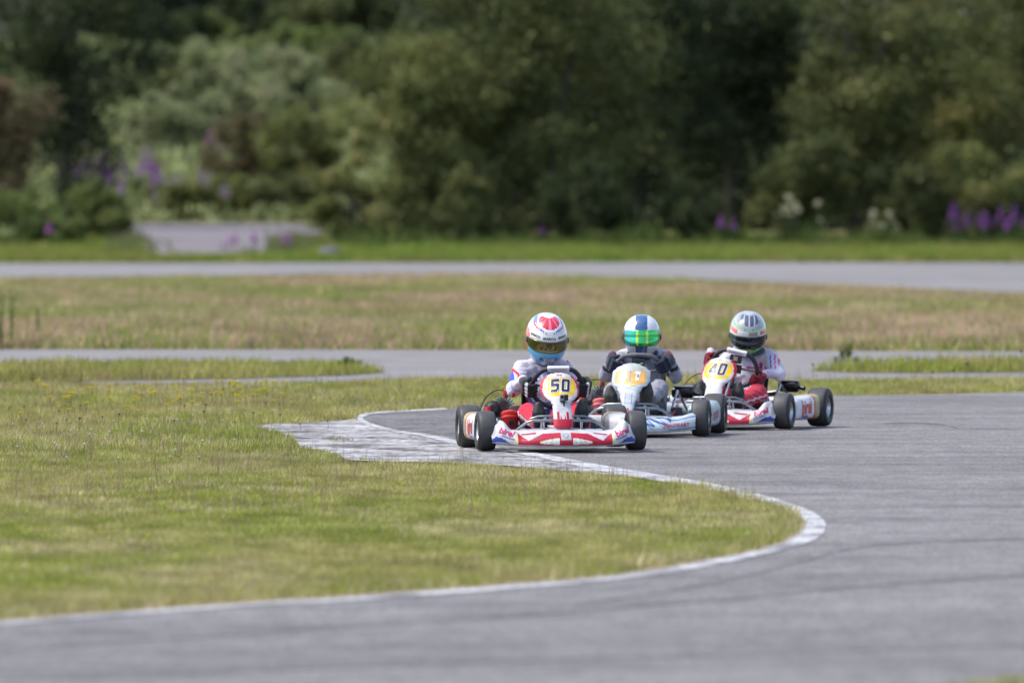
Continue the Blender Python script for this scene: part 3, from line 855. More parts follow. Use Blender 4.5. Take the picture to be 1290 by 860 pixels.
def decal(name, vf, surf, org, xa, ya, col, lift=0.002, mat=None, refine_len=0.012):
    """wraps a flat drawing onto the mesh surf (same local frame); n = xa x ya faces the viewer"""
    vs, fs = refine(*vf, refine_len)
    xa = Vector(xa).normalized(); ya = Vector(ya); ya = (ya-xa*ya.dot(xa)).normalized(); n = xa.cross(ya)
    tree_ = bvh_of(surf); org = Vector(org)
    out = []
    last = 0.0
    for (x, y) in vs:
        p = org+xa*x+ya*y
        hit = tree_.ray_cast(p+n*0.15, -n, 0.4)
        q = hit[0] if hit[0] is not None else p
        out.append(q+n*lift)
    mb = MB(); mb.add(out, fs, col)
    return mb.build(name, mat or M['plastic'], surf, smooth=False)

SEG = {
 '5': [(0, .82, 1, 1), (0, .5, .3, .82), (0, .45, 1, .62), (.7, .12, 1, .45), (0, 0, .8, .17)],
 '0': [(0, .06, .3, .94), (.7, .06, 1, .94), (.08, .84, .92, 1), (.08, 0, .92, .16)],
 '4': [(0, .24, 1, .40), (.58, 0, .86, .24), (.58, .40, .86, 1)],
 '1': [(.4, 0, .7, 1), (.15, .8, .4, .95)],
}
def digits(s, w, h, gap, grow=0.0, shear=0.12):
    vs = []; fs = []
    tot = len(s)*w+(len(s)-1)*gap
    for i, ch in enumerate(s):
        x0 = -tot/2+i*(w+gap)
        for (a, b, c, d) in SEG[ch]:
            A, B, C, D_ = x0+a*w-grow, -h/2+b*h-grow, x0+c*w+grow, -h/2+d*h+grow
            o = len(vs)
            for (x, y) in ((A, B), (C, B), (C, D_), (A, D_)): vs.append((x+y*shear, y))
            fs.append((o, o+1, o+2, o+3))
        if ch == '4':      # the slanting stroke
            o = len(vs); gx = grow/w; gy = grow/h
            for (a, b) in ((-gx, .40), (.27+gx, .40), (.58, .78-gy), (.58, 1+gy), (.44-gx, 1+gy)):
                x = x0+a*w; y = -h/2+b*h; vs.append((x+y*shear, y))
            fs.append((o, o+1, o+2, o+3, o+4))
    return vs, fs
def rects(lst):
    vs = []; fs = []
    for q in lst:
        o = len(vs); vs += q; fs.append(tuple(range(o, o+len(q))))
    return vs, fs

# ------------------------------------------------------------------ karts
WHT = (0.57, 0.57, 0.60); RED = (0.43, 0.013, 0.04); BLU = (0.03, 0.06, 0.32); NAV = (0.012, 0.02, 0.075)
YLW = (0.80, 0.50, 0.02); CRM = (0.75, 0.68, 0.42); BLK = (0.012, 0.012, 0.014); SIL = (0.62, 0.63, 0.66); GRY = (0.30, 0.31, 0.33)
LBL = (0.42, 0.50, 0.56); DBL = (0.03, 0.08, 0.25)

def interp(tab, x):
    if x <= tab[0][0]: return tab[0][1]
    for (a, b), (c, d) in zip(tab, tab[1:]):
        if x <= c:
            t = (x-a)/(c-a); return b+(d-b)*t
    return tab[-1][1]

def smooth_interp(tab, x):
    if x <= tab[0][0]: return tab[0][1]
    for (a, b), (c, d) in zip(tab, tab[1:]):
        if x <= c:
            t = (x-a)/(c-a); t = t*t*(3-2*t); return b+(d-b)*t
    return tab[-1][1]

def nose(parent, style):
    HW = 0.465
    if style == 'red':
        zt = [(0, .125), (.3, .118), (.6, .105), (.72, .135), (.86, .195), (.93, .172), (1, .11)]
    else:
        zt = [(0, .12), (.4, .12), (.7, .135), (1, .165)]
    def fn(u, v):
        U = u*2-1; a = abs(U); x = U*HW
        yf = -.80+.15*a**2.4
        zb = .032+.022*a**3
        z1 = smooth_interp(zt, a); dep = .22*(1-a**4)+.035; zd = max(z1+.004, .155-.03*a) if a < .72 else z1+.004
        if v < .12:
            t = v/.12; return (x, yf+.07*(1-t), zb-.004*(1-t))
        if v < .6:
            t = (v-.12)/.48
            return (x, yf+.055*t*t-.012*math.sin(t*PI), zb+(z1-zb)*t)
        t = (v-.6)/.4
        return (x, yf+.055+dep*t, z1+(zd-z1)*math.sin(t*PI/2)-(0.06*max(0, t-.85)/.15 if a > .7 else 0))
    def cf(u, v, p):
        U = u*2-1; a = abs(U); x, y, z = p
        if style == 'red':
            if v < .12: return (.06, .06, .07)
            if v < .17: return (.45, .46, .48)
            if v < .6:
                t = (v-.12)/.48
                if a > .66:
                    edge = .66+.05*(1-t)
                    if a < edge+.02: return CRM
                    if a < edge+.05: return WHT
                    if t < .45*(a-.72)/.28+.03 and a > .76: return BLU
                    return WHT
                # red band with a pale sweep above
                top = 1.0-.50*max(0, (a-.30))/.22
                if a > .52: top = .50+.50*(a-.52)/.10
                if t > top: return WHT
                if .09 < a < .37 and .10 < t < .60:
                    sl = (a-.09)/.28
                    lo, hi = .12+.10*sl, .60-.24*sl*sl
                    if lo < t < hi:
                        if t > hi-.06 or t < lo+.05 or a < .10 or a > .36: return CRM
                        s = (a*14+t*1.4) % 1.0
                        return (.62, .63, .66) if s < .72 else (.82, .82, .76)
                if a < .07 and t > .45: return (.42, .43, .45)
                return RED
            t = (v-.6)/.4
            if a > .72: return WHT
            if t > .8 and .15 < a < .5: return BLU if (a*7) % 1 < .55 else RED
            if .40 < a < .60 and t < .12: return RED
            if a < .25 and t > .3: return (.60, .61, .66)
            return WHT
        else:
            if v < .12: return (.06, .06, .07)
            if v < .16: return (.5, .55, .6)
            t = (v-.12)/.88
            s = (U*5.0*1.0+t*4.2*(1 if U > 0 else -1)) % 1.0
            if a < .66 and .22+.1*math.sin(U*30) < t < .75:
                s2 = (U*11*(1 if U > 0 else -1)+t*5.0) % 1.0
                if s < .30 or s2 < .20: return DBL
                if s < .42: return (.20, .34, .5)
            if a > .62 and .40 < t < .47: return (.12, .20, .38)
            if a > .62 and t < .1: return (.12, .2, .38)
            return LBL if t < .35 else (.50, .55, .60)
    mb = MB(); mb.grid(170, 44, fn, cf)
    o = mb.build('nose_fairing', M['plastic'], parent, angle=60)
    return o, fn

def panel(parent, style, digits_txt):
    if style == 'red':
        tab = [(.145, .048), (.16, .063), (.29, .061), (.315, .068), (.335, .095), (.352, .117), (.38, .127), (.42, .127), (.45, .116), (.475, .094), (.492, .06), (.50, .02)]
    else:
        tab = [(.155, .02), (.17, .036), (.22, .045), (.28, .062), (.33, .085), (.352, .118), (.38, .132), (.44, .130), (.465, .105), (.49, .06), (.50, .02)]
    z0, z1 = tab[0][0], tab[-1][0]
    def yc(z): return -.672+.26*max(0,(z-z0)/(z1-z0))**1.25
    def fn(u, v):
        z = z0+(z1-z0)*v; w = smooth_interp(tab, z); s = u*2-1
        return (w*s, yc(z)+.05*(w*s/.13)**2+.012*(abs(s)**6), z)
    def cf(u, v, p):
        x, y, z = p; w = smooth_interp(tab, z); a = abs(u*2-1)*w
        if style == 'red':
            if z < .205: return RED if a < w*.86 else (.55, .03, .06)
            if z < .275:
                if a < .008+.02*(z-.205)/.07: return WHT
                if a < w*.62 and z < .262-.3*a: return RED if abs(a-.020) > .003 else (.8, .5, .5)
                return WHT
            if z < .352:
                if z > .292 and a > max(w-.020, .052+(z-.292)*.9): return RED if a < w-.004 else (.30, .01, .03)
                return WHT
            if .352 < z < .472 and (abs(x)/.103)**2.8+(abs(z-.412)/.064)**2.8 < 1:
                if (x > -.010 and x < .0) : return (.83, .62, .2)
                return YLW
            if (a > .104+.012*abs(math.sin((z-.35)*26)) or (a > w-.018 and z > .40 and a > .05)): return RED if z < .482 else WHT
            if z > .478 and a < .034: return (.84, .84, .84)
            return WHT
        else:
            if .356+.1*abs(abs(x)-.05) < z < .452-.12*abs(abs(x)-.05) and .006 < abs(x) < .106: return (.80, .45, .12) if abs(x) < .100 else (.6, .38, .2)
            if abs(x) < .005 and .37 < z < .45: return (.3, .32, .4)
            if z < .30 and .020 < a < .026 and z > .22: return (.2, .26, .36)
            if .16 < z < .2 and a < .014-(z-.175)*.4 and z > .178: return (.55, .05, .08)
            k = (x*9+z*31+math.sin(z*70+x*40)*.25) % 1
            if z < .36 and k < .16: return (.34, .42, .50)
            if z > .452 and k < .3: return (.45, .55, .42)
            return (.52, .56, .60) if z < .36 else (.46, .50, .55)
    mb = MB(); mb.grid(96, 110, fn, cf)
    o = mb.build('number_panel', M['plastic'], parent, angle=60, solid=0.0)
    # back face a finger's width behind so the panel has thickness
    mb2 = MB(); mb2.grid(24, 30, lambda u, v: (fn(u, v)[0]*.96, fn(u, v)[1]+.014, z0+.004+(z1-z0-.008)*v), (.35, .35, .37))
    mb2.build('panel_back', M['matte'], o)
    slope = Vector((0, .26/.355, 1)).normalized()
    if style == 'red':
        decal('number_outline', digits(digits_txt, .052, .104, .018, grow=.006), o, (0.0, -.47, .413), (1, 0, 0), slope, (.78, .78, .80), .0015)
        decal('number', digits(digits_txt, .052, .104, .018), o, (0.0, -.47, .413), (1, 0, 0), slope, NAV, .004)
        decal('top_plate_letters', text_mesh('birel', .020, .0006), o, (0, -.42, .484), (1, 0, 0), slope, (.45, .06, .10), .002)
    else:
        decal('number', digits(digits_txt, .055, .072, .044, grow=.004), o, (0.0, -.47, .405), (1, 0, 0), slope, (.86, .85, .80), .0015)
        decal('number_mark', rects([[(-.062, -.012), (-.046, -.012), (-.046, .012), (-.062, .012)], [(.046, -.012), (.06, -.012), (.06, .014), (.046, .014)]]), o, (0, -.47, .403), (1, 0, 0), slope, (.28, .30, .42), .0035)
        decal('panel_sticker', rects([[(.0, 0), (.04, .004), (.044, .016), (.004, .012)]]), o, (0.0, -.52, .325), (1, 0, 0), slope, (.72, .66, .08), .002)
    return o

def add_wheel(parent, x, y, r, w, steer=0.0, side=1):
    hub = MB()
    hub.lathe([(-w*.3, .03), (-w*.3, .035), (w*.3, .035), (w*.3, .03)], (0, 0, 0), (1, 0, 0), GRY, 16)
    h = hub.build('wheel', M['metal'], parent)
    h.location = (x, y, r); h.rotation_euler = (0, 0, steer)
    t = MB()
    hw = w/2
    prof = [(-hw*.72, r*.50), (-hw*.92, r*.56), (-hw, r*.68), (-hw*.99, r*.80), (-hw*.93, r*.90), (-hw*.82, r*.955), (-hw*.62, r*.985), (-hw*.3, r*.998), (0, r)]
    prof += [(-a, b) for a, b in prof[:-1][::-1]]
    dk = (.022, .022, .024); tr = (.062, .060, .064)
    cols = [dk]*5+[tr]*6+[dk]*5
    t.lathe(prof, (0, 0, 0), (1, 0, 0), cols, 56)
    t.build('tyre', M['rubber'], h)
    rm = MB()
    rr = r*.54
    for s in (-1, 1):
        rm.lathe([(s*hw*.72, rr), (s*hw*.80, rr*.97), (s*hw*.72, rr*.90), (s*hw*.30, rr*.82), (s*hw*.22, rr*.45), (s*hw*.30, rr*.30), (s*hw*.30, 0.0001)], (0, 0, 0), (1, 0, 0), SIL, 32)
        for k in range(3):
            an = 2*PI*k/3+.4
            rm.lathe([(s*hw*.20, .011), (s*hw*.36, .011), (s*hw*.36, .0001)], (0, math.cos(an)*rr*.6, math.sin(an)*rr*.6), (1, 0, 0), (.05, .05, .06), 8)
    rm.lathe([(-hw*.72, rr*.995), (hw*.72, rr*.995)], (0, 0, 0), (1, 0, 0), SIL, 32)
    rm.build('rim', M['metal'], h)
    return h

def kart(loc, rz, style, num, steer, label, wheel_c, wheel_roll, silencer, engine_cols, pad, txt):
    K = empty('racing_kart', loc, rz)
    tag(K, label, 'kart', 'three karts racing round the bend')
    # floor tray and frame
    mb = MB()
    mb.box((0, -.20, .045), (.46, .62, .006), (.25, .26, .28)); mb.build('floor_tray', M['metal'], K)
    mb = MB(); fr = (.42, .44, .47) if style == 'red' else (.52, .56, .60)
    for s in (-1, 1):
        mb.tube([(s*.33, -.47, .10), (s*.27, -.36, .055), (s*.25, -.1, .05), (s*.30, .2, .055), (s*.31, .62, .09)], .014, fr, 10)
        mb.tube([(s*.16, -.62, .055), (s*.17, -.3, .05), (s*.22, .25, .05)], .014, fr, 10)
        mb.tube([(s*.33, -.49, .13), (s*.44, -.49, .13)], .012, fr, 8)
        mb.tube([(s*.18, .18, .06), (s*.235, .34, .30)], .009, SIL, 8)
        mb.tube([(s*.235, .34, .30), (s*.30, .56, .12)], .009, SIL, 8)
    mb.tube([(-.27, -.36, .055), (.27, -.36, .055)], .014, fr, 10)
    mb.tube([(-.25, .1, .05), (.25, .1, .05)], .014, fr, 10)
    mb.tube([(-.3, .58, .08), (.3, .58, .08)], .014, fr, 10)
    mb.build('chassis_frame', M['metal'], K)
    # front bumper tubes behind the nose
    mb = MB(); bc = (.27, .285, .31)
    mb.tube([(-.33, -.50, .10), (-.23, -.57, .182), (-.19, -.585, .195), (0, -.59, .197), (.19, -.585, .195), (.23, -.57, .182), (.33, -.50, .10)], .0095, bc, 10)
    mb.tube([(-.20, -.53, .205), (-.15, -.55, .222), (0, -.555, .225), (.15, -.55, .222), (.20, -.53, .205)], .008, bc, 10)
    for s in (-1, 1):
        mb.tube([(s*.12, -.585, .197), (s*.12, -.62, .12)], .007, bc, 8)
    mb.build('front_bumper', M['metal'], K)
    # pedals
    for s in (-1, 1):
        mb = MB(); mb.tube([(s*.13, -.50, .06), (s*.13, -.55, .19), (s*.10, -.55, .215)], .008, SIL, 8)
        mb.build('pedal', M['metal'], K)
    nz, nfn = nose(K, style)
    # lettering and badge on the nose
    if style == 'red':
        for s in (-1, 1):
            vf = text_mesh('birel', .056, .0022, .15)
            decal('nose_lettering', vf, nz, (s*.383, -.75, .128), Vector((1, s*.16, s*.36)), (0, .1, 1), (.50, .03, .14), .002)
            decal('nose_small_lettering', text_mesh('motorsport', .018, .0006, .15), nz, (s*.372, -.75, .094), Vector((1, s*.16, s*.36)), (0, .1, 1), (.10, .13, .40), .002)
        decal('nose_badge', rects([[(-.022, .012), (0, -.014), (.022, .012), (.014, .02), (-.014, .02)]]), nz, (0, -.8, .100), (1, 0, 0), (0, .2, 1), (.30, .32, .36), .002)
        decal('nose_badge_mark', text_mesh('V', .022, .001), nz, (0, -.8, .104), (1, 0, 0), (0, .2, 1), (.72, .76, .84), .0035)
    else:
        for s in (-1, 1):
            decal('nose_lettering', text_mesh('TONYKART', .034, .0012, .1, 1.02), nz, (s*.345, -.75, .082), Vector((1, s*.16, s*.12)), (0, .1, 1), (.50, .08, .14), .002)
    panel(K, style, num)
    # sidepods
    for s in (-1, 1):
        def pf(u, v, s=s):
            y = -.335+.66*u
            a = v*2*PI
            hx = .085; hz = .078+.012*u
            cx_ = .455; cz_ = .135+.012*u
            ex = math.copysign(abs(math.cos(a))**.55, math.cos(a)); ez = math.copysign(abs(math.sin(a))**.55, math.sin(a))
            e = min(1, (.06+min(u, 1-u))/.12) if (u < .06 or u > .94) else 1
            return (s*(cx_+hx*ex*e), y, cz_+hz*ez*e-.02*max(0, -math.cos(a))*0)
        def pc(u, v, p, s=s):
            if style == 'red':
                if u > .80: return (.48, .42, .13) if (p[2] < .09 or p[2] > .19 or u < .83) else (.30, .30, .24)
                if u > .74: return (.50, .18, .05)
                if u > .70: return RED
                if p[2] > .205: return WHT
                if p[2] < .07: return (.55, .1, .12) if u > .4 else WHT
                return (.70, .72, .78)
            if u > .93: return (.72, .52, .2)
            k = (u*6+p[2]*18) % 1
            if k < .25: return DBL
            if k < .45 and p[2] > .14: return (.10, .28, .14)
            return (.55, .62, .68)
        mb = MB(); mb.grid(50, 48, pf, pc)
        # end caps
        for uu in (0, 1):
            ring = [pf(uu, j/24) for j in range(24)]
            mb.add(ring, [tuple(range(24)) if uu == 0 else tuple(range(24))[::-1]], WHT if uu == 0 else (.68, .6, .12))
        pod = mb.build('side_pod', M['plastic'], K, angle=50)
        if style == 'red':
            decal('pod_lettering', text_mesh('birel', .145, .005, .1), pod, (s*.545, -.07, .145), (0, s, 0.05), (0, 0, 1), (.55, .02, .04), .002, refine_len=.03)
            decal('pod_small_lettering', text_mesh('motorsport', .035, .001, .1), pod, (s*.545, -.10, .085), (0, s, 0), (0, 0, 1), (.08, .10, .40), .002, refine_len=.03)
        else:
            decal('pod_lettering', text_mesh('TONYKART', .07, .003, .1), pod, (s*.545, -.02, .135), (0, s, 0.05), (0, 0, 1), (.50, .10, .16), .002, refine_len=.03)
        mb = MB(); mb.tube([(s*.24, -.2, .055), (s*.44, -.2, .09)], .010, fr, 8); mb.tube([(s*.27, .15, .055), (s*.44, .15, .09)], .010, fr, 8)
        mb.build('pod_bracket', M['metal'], K)
    # wheels
    for s in (-1, 1):
        add_wheel(K, s*.488, -.49, .129, .122, steer)
        add_wheel(K, s*.482, .49, .139, .150, 0)
    mb = MB(); mb.tube([(-.47, .49, .139), (.47, .49, .139)], .0175, (.35, .35, .37), 14)
    mb.build('rear_axle', M['metal'], K)
    mb = MB(); mb.lathe([(-.004, .02), (-.004, .09), (.004, .09), (.004, .02)], (.22, .49, .139), (1, 0, 0), (.4, .4, .42), 28)
    mb.build('brake_disc', M['metal'], K)
    # rear bumper
    mb = MB(); mb.grid(40, 16, lambda u, v: (-.60*.9+u*1.08, .70-.05*(2*u-1)**4*1.5+.03*math.cos(v*2*PI), .15+.055*math.sin(v*2*PI)), WHT if style == 'red' else LBL)
    mb.tube([(-.30, .60, .09), (-.30, .69, .13)], .012, fr, 8); mb.tube([(.30, .60, .09), (.30, .69, .13)], .012, fr, 8)
    mb.build('rear_bumper', M['plastic'], K)
    # seat shell
    mb = MB()
    def sf(u, v):
        a = (u-.5)*2; sd = abs(a)
        if v < .45:
            t = v/.45; y = .02+.28*t; z = .07+.02*t+.13*sd**3*(.35+.65*t); x = a*.155
        else:
            t = (v-.45)/.55; y = .30+.15*t-.10*sd**2.5; z = .09+.33*t+.12*sd**3*(1-t)*.9; x = a*(.165-.015*t)
        return (x, y, z)
    mb.grid(24, 30, sf, (.02, .02, .024)); mb.build('seat', M['matte'], K, solid=.006)
    # steering wheel
    wc = Vector(wheel_c); tilt = math.radians(32)
    n = Vector((0, math.cos(tilt), math.sin(tilt)))      # towards the driver
    upv = Vector((0, -math.sin(tilt), math.cos(tilt))); upv = -upv if upv.z < 0 else upv
    rt = Vector((1, 0, 0))
    Rm = Matrix.Rotation(wheel_roll, 3, n); upv = Rm @ upv; rt = Rm @ rt
    Rr = .158
    def rim_pt(a):
        s_ = math.sin(a); yy = s_*Rr
        if s_ > .80: yy = .80*Rr+(s_-.80)*Rr*.35
        return wc+rt*math.cos(a)*Rr*1.03+upv*yy
    ring = [rim_pt(2*PI*k/40) for k in range(40)]
    mb = MB(); mb.tube(ring, .0155, (.018, .019, .028) if pad else (.11, .11, .125), 12, closed=True)
    sw = mb.build('steering_wheel', M['matte'], K)
    rot = Matrix((rt, n, upv)).transposed()
    mb = MB()
    mb.box(wc-n*.008, (.10, .016, .07), (.03, .03, .035), rot, .004)
    for a in (PI*.02, PI*.98, PI*1.5):
        mb.tube([wc, wc+rt*math.cos(a)*Rr+upv*math.sin(a)*Rr], .009, (.08, .08, .09), 8)
    mb.build('wheel_spokes', M['matte'], sw)
    if pad:
        mb = MB(); mb.box(wc+upv*(Rr*.88)-n*.004, (.145, .030, .036), (.66, .68, .72), rot, .008)
        mb.box(wc+upv*(Rr*.88)-n*.0205, (.105, .001, .010), (.38, .40, .45), rot)
        mb.box(wc+upv*(Rr*.52)-n*.012, (.085, .03, .055), (.04, .04, .045), rot, .006)
        mb.box(wc+upv*(Rr*.62)-n*.029, (.030, .002, .035), (.55, .50, .50), rot)
    else:
        mb = MB(); mb.box(wc+upv*(Rr*.50)-n*.012, (.09, .03, .06), (.04, .045, .05), rot, .006)
        mb.tube([wc+upv*.05+rt*.05, wc+upv*.09+rt*.03-n*.03, wc+upv*.06-n*.03-rt*.03], .005, (.6, .6, .62), 6)
    mb.build('wheel_pad', M['matte'], sw)
    mb = MB(); mb.tube([wc-n*.01, (0, -.42, .10)], .011, (.25, .25, .27), 10)
    mb.tube([(0, -.42, .10), (-.36, -.47, .12)], .007, SIL, 8); mb.tube([(0, -.42, .10), (.36, -.47, .12)], .007, SIL, 8)
    mb.build('steering_column', M['metal'], K)
    # fuel tank under the column
    mb = MB(); mb.box((0, -.18, .10), (.17, .22, .11), (.62, .62, .62), None, .02); mb.build('fuel_tank', M['matte'], K)
    # engine on the driver's right hand (negative x)
    c1, c2, c3 = engine_cols
    mb = MB()
    mb.box((-.30, .22, .12), (.13, .17, .10), (.10, .10, .11), None, .012)          # crankcase
    mb.lathe([(-.055, .0001), (-.055, .055), (-.04, .062), (.04, .062), (.055, .055), (.055, .0001)], (-.345, .16, .155), (1, 0, 0), (.04, .04, .045), 24)   # clutch cover
    eng = mb.build('engine', M['matte'], K)
    mb = MB()
    for k in range(8):                                                              # cooling fins
        mb.box((-.285, .22, .182+k*.0115), (.135-.004*k, .13, .0045), (.16, .16, .17), None, .0015)
    mb.lathe([(0, .038), (.105, .034)], (-.285, .22, .17), (0, 0, 1), (.10, .10, .11), 18)
    mb.build('cylinder_fins', M['matte'], eng)
    mb = MB()
    for k in range(9):                                                              # radial head fins, leaning
        a = math.radians(-64+16*k)
        d = Vector((math.sin(a), 0, math.cos(a)))
        c = Vector((-.285, .22, .262))+d*.045
        rt_ = Matrix.Rotation(a, 3, 'Y')
        mb.box(c, (.005, .12, .060), (.17, .17, .18), rt_, .001)
    mb.build('cylinder_head', M['metal'], eng)
    mb = MB(); mb.lathe([(0, .012), (.012, .017), (.05, .017), (.056, .010), (.056, .0001)], (-.275, .2, .325), (0.1, 0, 1), c2, 14)
    mb.build('spark_plug_cap', M['matte'], eng)
    mb = MB(); mb.tube(catmull([(-.28, .2, .375), (-.34, .2, .375), (-.405, .18, .33), (-.44, .15, .27), (-.45, .12, .22), (-.42, .12, .18)], 6), .0045, (.02, .02, .02), 6)
    mb.build('ignition_cable', M['matte'], eng)
    mb = MB()
    mb.lathe([(0, .052), (.02, .056), (.055, .056), (.062, .040), (.078, .028), (.078, .0001)], (-.365, .20, .25), (0, -1, 0.1), c3, 28)
    mb.box((-.365, .195, .235), (.112, .03, .09), (.75, .74, .74) if style == 'red' else (.30, .30, .3), None, .02)
    mb.build('fan_housing', M['matte'], eng)
    # red ribbed airbox in front of the engine
    mb = MB()
    pr = [(0, .0001), (0, .035), (.012, .046), (.085, .054), (.092, .060), (.104, .060), (.110, .054), (.118, .060), (.132, .060), (.140, .052), (.15, .02), (.15, .0001)]
    mb.lathe(pr, (-.262, .02, .105), (0, .28, 1), c1, 28)
    mb.lathe([(0, .018), (.014, .020), (.014, .015), (.004, .013), (.004, .0001)], (-.262, -.028, .165), (0, -1, .1), (.012, .012, .012), 18)
    air = mb.build('airbox', M['plastic'], eng)
    mb = MB(); mb.lathe([(0, .02), (.09, .022)], (-.262, .06, .20), (0, 1, -.2), (.05, .05, .05), 14)
    mb.box((-.262, .10, .2), (.05, .05, .07), (.20, .20, .21), None, .008); mb.box((-.215, .14, .23), (.09, .10, .10), (.05, .05, .055), None, .02)
    mb.build('carburettor', M['matte'], eng)
    mb = MB(); mb.tube([(-.40, .1, .16), (-.40, .11, .27)], .022, c2, 14)
    mb.build('coil', M['plastic'], eng)
    mb = MB(); mb.box((.262, .05, .13), (.07, .12, .12), (.045, .045, .05), None, .012)
    mb.tube([(.235, -.1, .13), (.26, .02, .17), (.25, .16, .2)], .009, (.5, .08, .08), 8)
    mb.build('battery_box', M['matte'], K)
    if silencer:
        mb = MB()
        mb.tube([(-.2, .42, .16), (0, .55, .22), (.16, .52, .24)], .022, (.2, .19, .18), 12)
        mb.tube([(.18, .50, .285), (.21, .50, .287), (.315, .48, .285), (.33, .48, .285)], [.034, .044, .044, .034], (.045, .045, .048), 18)
        mb.tube([(.33, .48, .280), (.375, .47, .270)], [.015, .017], (.06, .06, .065), 12)
        mb.box((.26, .475, .326), (.13, .05, .012), SIL, None, .003)
        mb.build('silencer', M['metal'], K)
    # cables along the sides
    mb = MB()
    mb.tube(catmull([(.12, -.48, .10), (.24, -.3, .12), (.27, -.05, .10), (.2, .2, .12)], 5), .005, BLK, 6)
    mb.tube(catmull([(-.12, -.48, .10), (-.22, -.3, .14), (-.24, -.05, .10), (-.26, .1, .2)], 5), .005, BLK, 6)
    mb.build('control_cables', M['matte'], K)
    K.update_tag()
    return K, dict(wc=wc, n=n, up=upv, rt=rt, Rr=Rr, rim_pt=rim_pt)

# ------------------------------------------------------------------ drivers
def capsules_mesh(caps, voxel, smooth_it, name):
    bm = bmesh.new()
    for (p, r0, q, r1) in caps:
        p = Vector(p); q = Vector(q); d = q-p; L = d.length
        rot = d.to_track_quat('Z', 'Y').to_matrix() if L > 1e-6 else Matrix.Identity(3)
        rings = []
        seg = 14
        prof = [(-r0*math.cos(k*PI/2/4), r0*math.sin(k*PI/2/4)) for k in range(1, 5)]+[(L+r1*math.sin(k*PI/2/4), r1*math.cos(k*PI/2/4)) for k in range(0, 4)]
        a0 = bm.verts.new(p+rot@Vector((0, 0, -r0))); a1 = bm.verts.new(p+rot@Vector((0, 0, L+r1)))
        for (h, r) in prof:
            rings.append([bm.verts.new(p+rot@Vector((math.cos(2*PI*k/seg)*r, math.sin(2*PI*k/seg)*r, h))) for k in range(seg)])
        for k in range(seg):
            l = (k+1) % seg
            bm.faces.new((a0, rings[0][l], rings[0][k])); bm.faces.new((a1, rings[-1][k], rings[-1][l]))
            for A, B in zip(rings, rings[1:]): bm.faces.new((A[k], A[l], B[l], B[k]))
    me = bpy.data.meshes.new('tmp'); bm.to_mesh(me); bm.free()
    o = bpy.data.objects.new('tmp', me); COL.objects.link(o)
    md = o.modifiers.new('r', 'REMESH'); md.mode = 'VOXEL'; md.voxel_size = voxel
    if smooth_it:
        m2 = o.modifiers.new('s', 'SMOOTH'); m2.iterations = smooth_it; m2.factor = .5
    dg = bpy.context.evaluated_depsgraph_get(); dg.update()
    out = bpy.data.meshes.new_from_object(o.evaluated_get(dg))
    out.name = name
    bpy.data.objects.remove(o); bpy.data.meshes.remove(me)
    return out

def paint_mesh(me, name, caps, colf, mat, parent, wrinkle=0.0, seed=0):
    nv = len(me.vertices)
    co = np.zeros(nv*3, dtype=np.float32); me.vertices.foreach_get('co', co); co = co.reshape(-1, 3)
    if wrinkle:
        no = np.zeros(nv*3, dtype=np.float32); me.vertices.foreach_get('normal', no); no = no.reshape(-1, 3)
        x, y, z = co.T
        w = fbm(x*16+seed+y*9, z*26+3+y*12)-.5
        w += (fbm(x*34+seed, z*50+y*30)-.5)*.6
        co = co+no*(w*wrinkle)[:, None]
        me.vertices.foreach_set('co', co.astype(np.float32).ravel())
    P = np.array([c[0] for c in caps], float); Q = np.array([c[2] for c in caps], float)
    R0 = np.array([c[1] for c in caps]); R1 = np.array([c[3] for c in caps])
    nf = len(me.polygons); cen = np.zeros(nf*3, dtype=np.float32); me.polygons.foreach_get('center', cen); cen = cen.reshape(-1, 3)
    best = np.full(nf, 9.); bi = np.zeros(nf, int); bt = np.zeros(nf)
    for i in range(len(caps)):
        d = Q[i]-P[i]; t = np.clip(((cen-P[i])@d)/max(d@d, 1e-9), 0, 1)
        dist = np.linalg.norm(cen-(P[i]+t[:, None]*d), axis=1)-(R0[i]+(R1[i]-R0[i])*t)
        k = dist < best; best[k] = dist[k]; bi[k] = i; bt[k] = t[k]
    cols = np.array([(*colf(int(bi[k]), float(bt[k]), cen[k]), 1.0) for k in range(nf)], dtype=np.float32)
    lt = np.zeros(nf, dtype=np.int32); me.polygons.foreach_get('loop_total', lt)
    ca = me.color_attributes.new('Col', 'FLOAT_COLOR', 'CORNER')
    ca.data.foreach_set('color', np.repeat(cols, lt, axis=0).ravel())
    me.materials.clear(); me.materials.append(mat)
    me.polygons.foreach_set('use_smooth', [True]*nf)
    me.update()
    o = bpy.data.objects.new(name, me); COL.objects.link(o); o.parent = parent
    return o

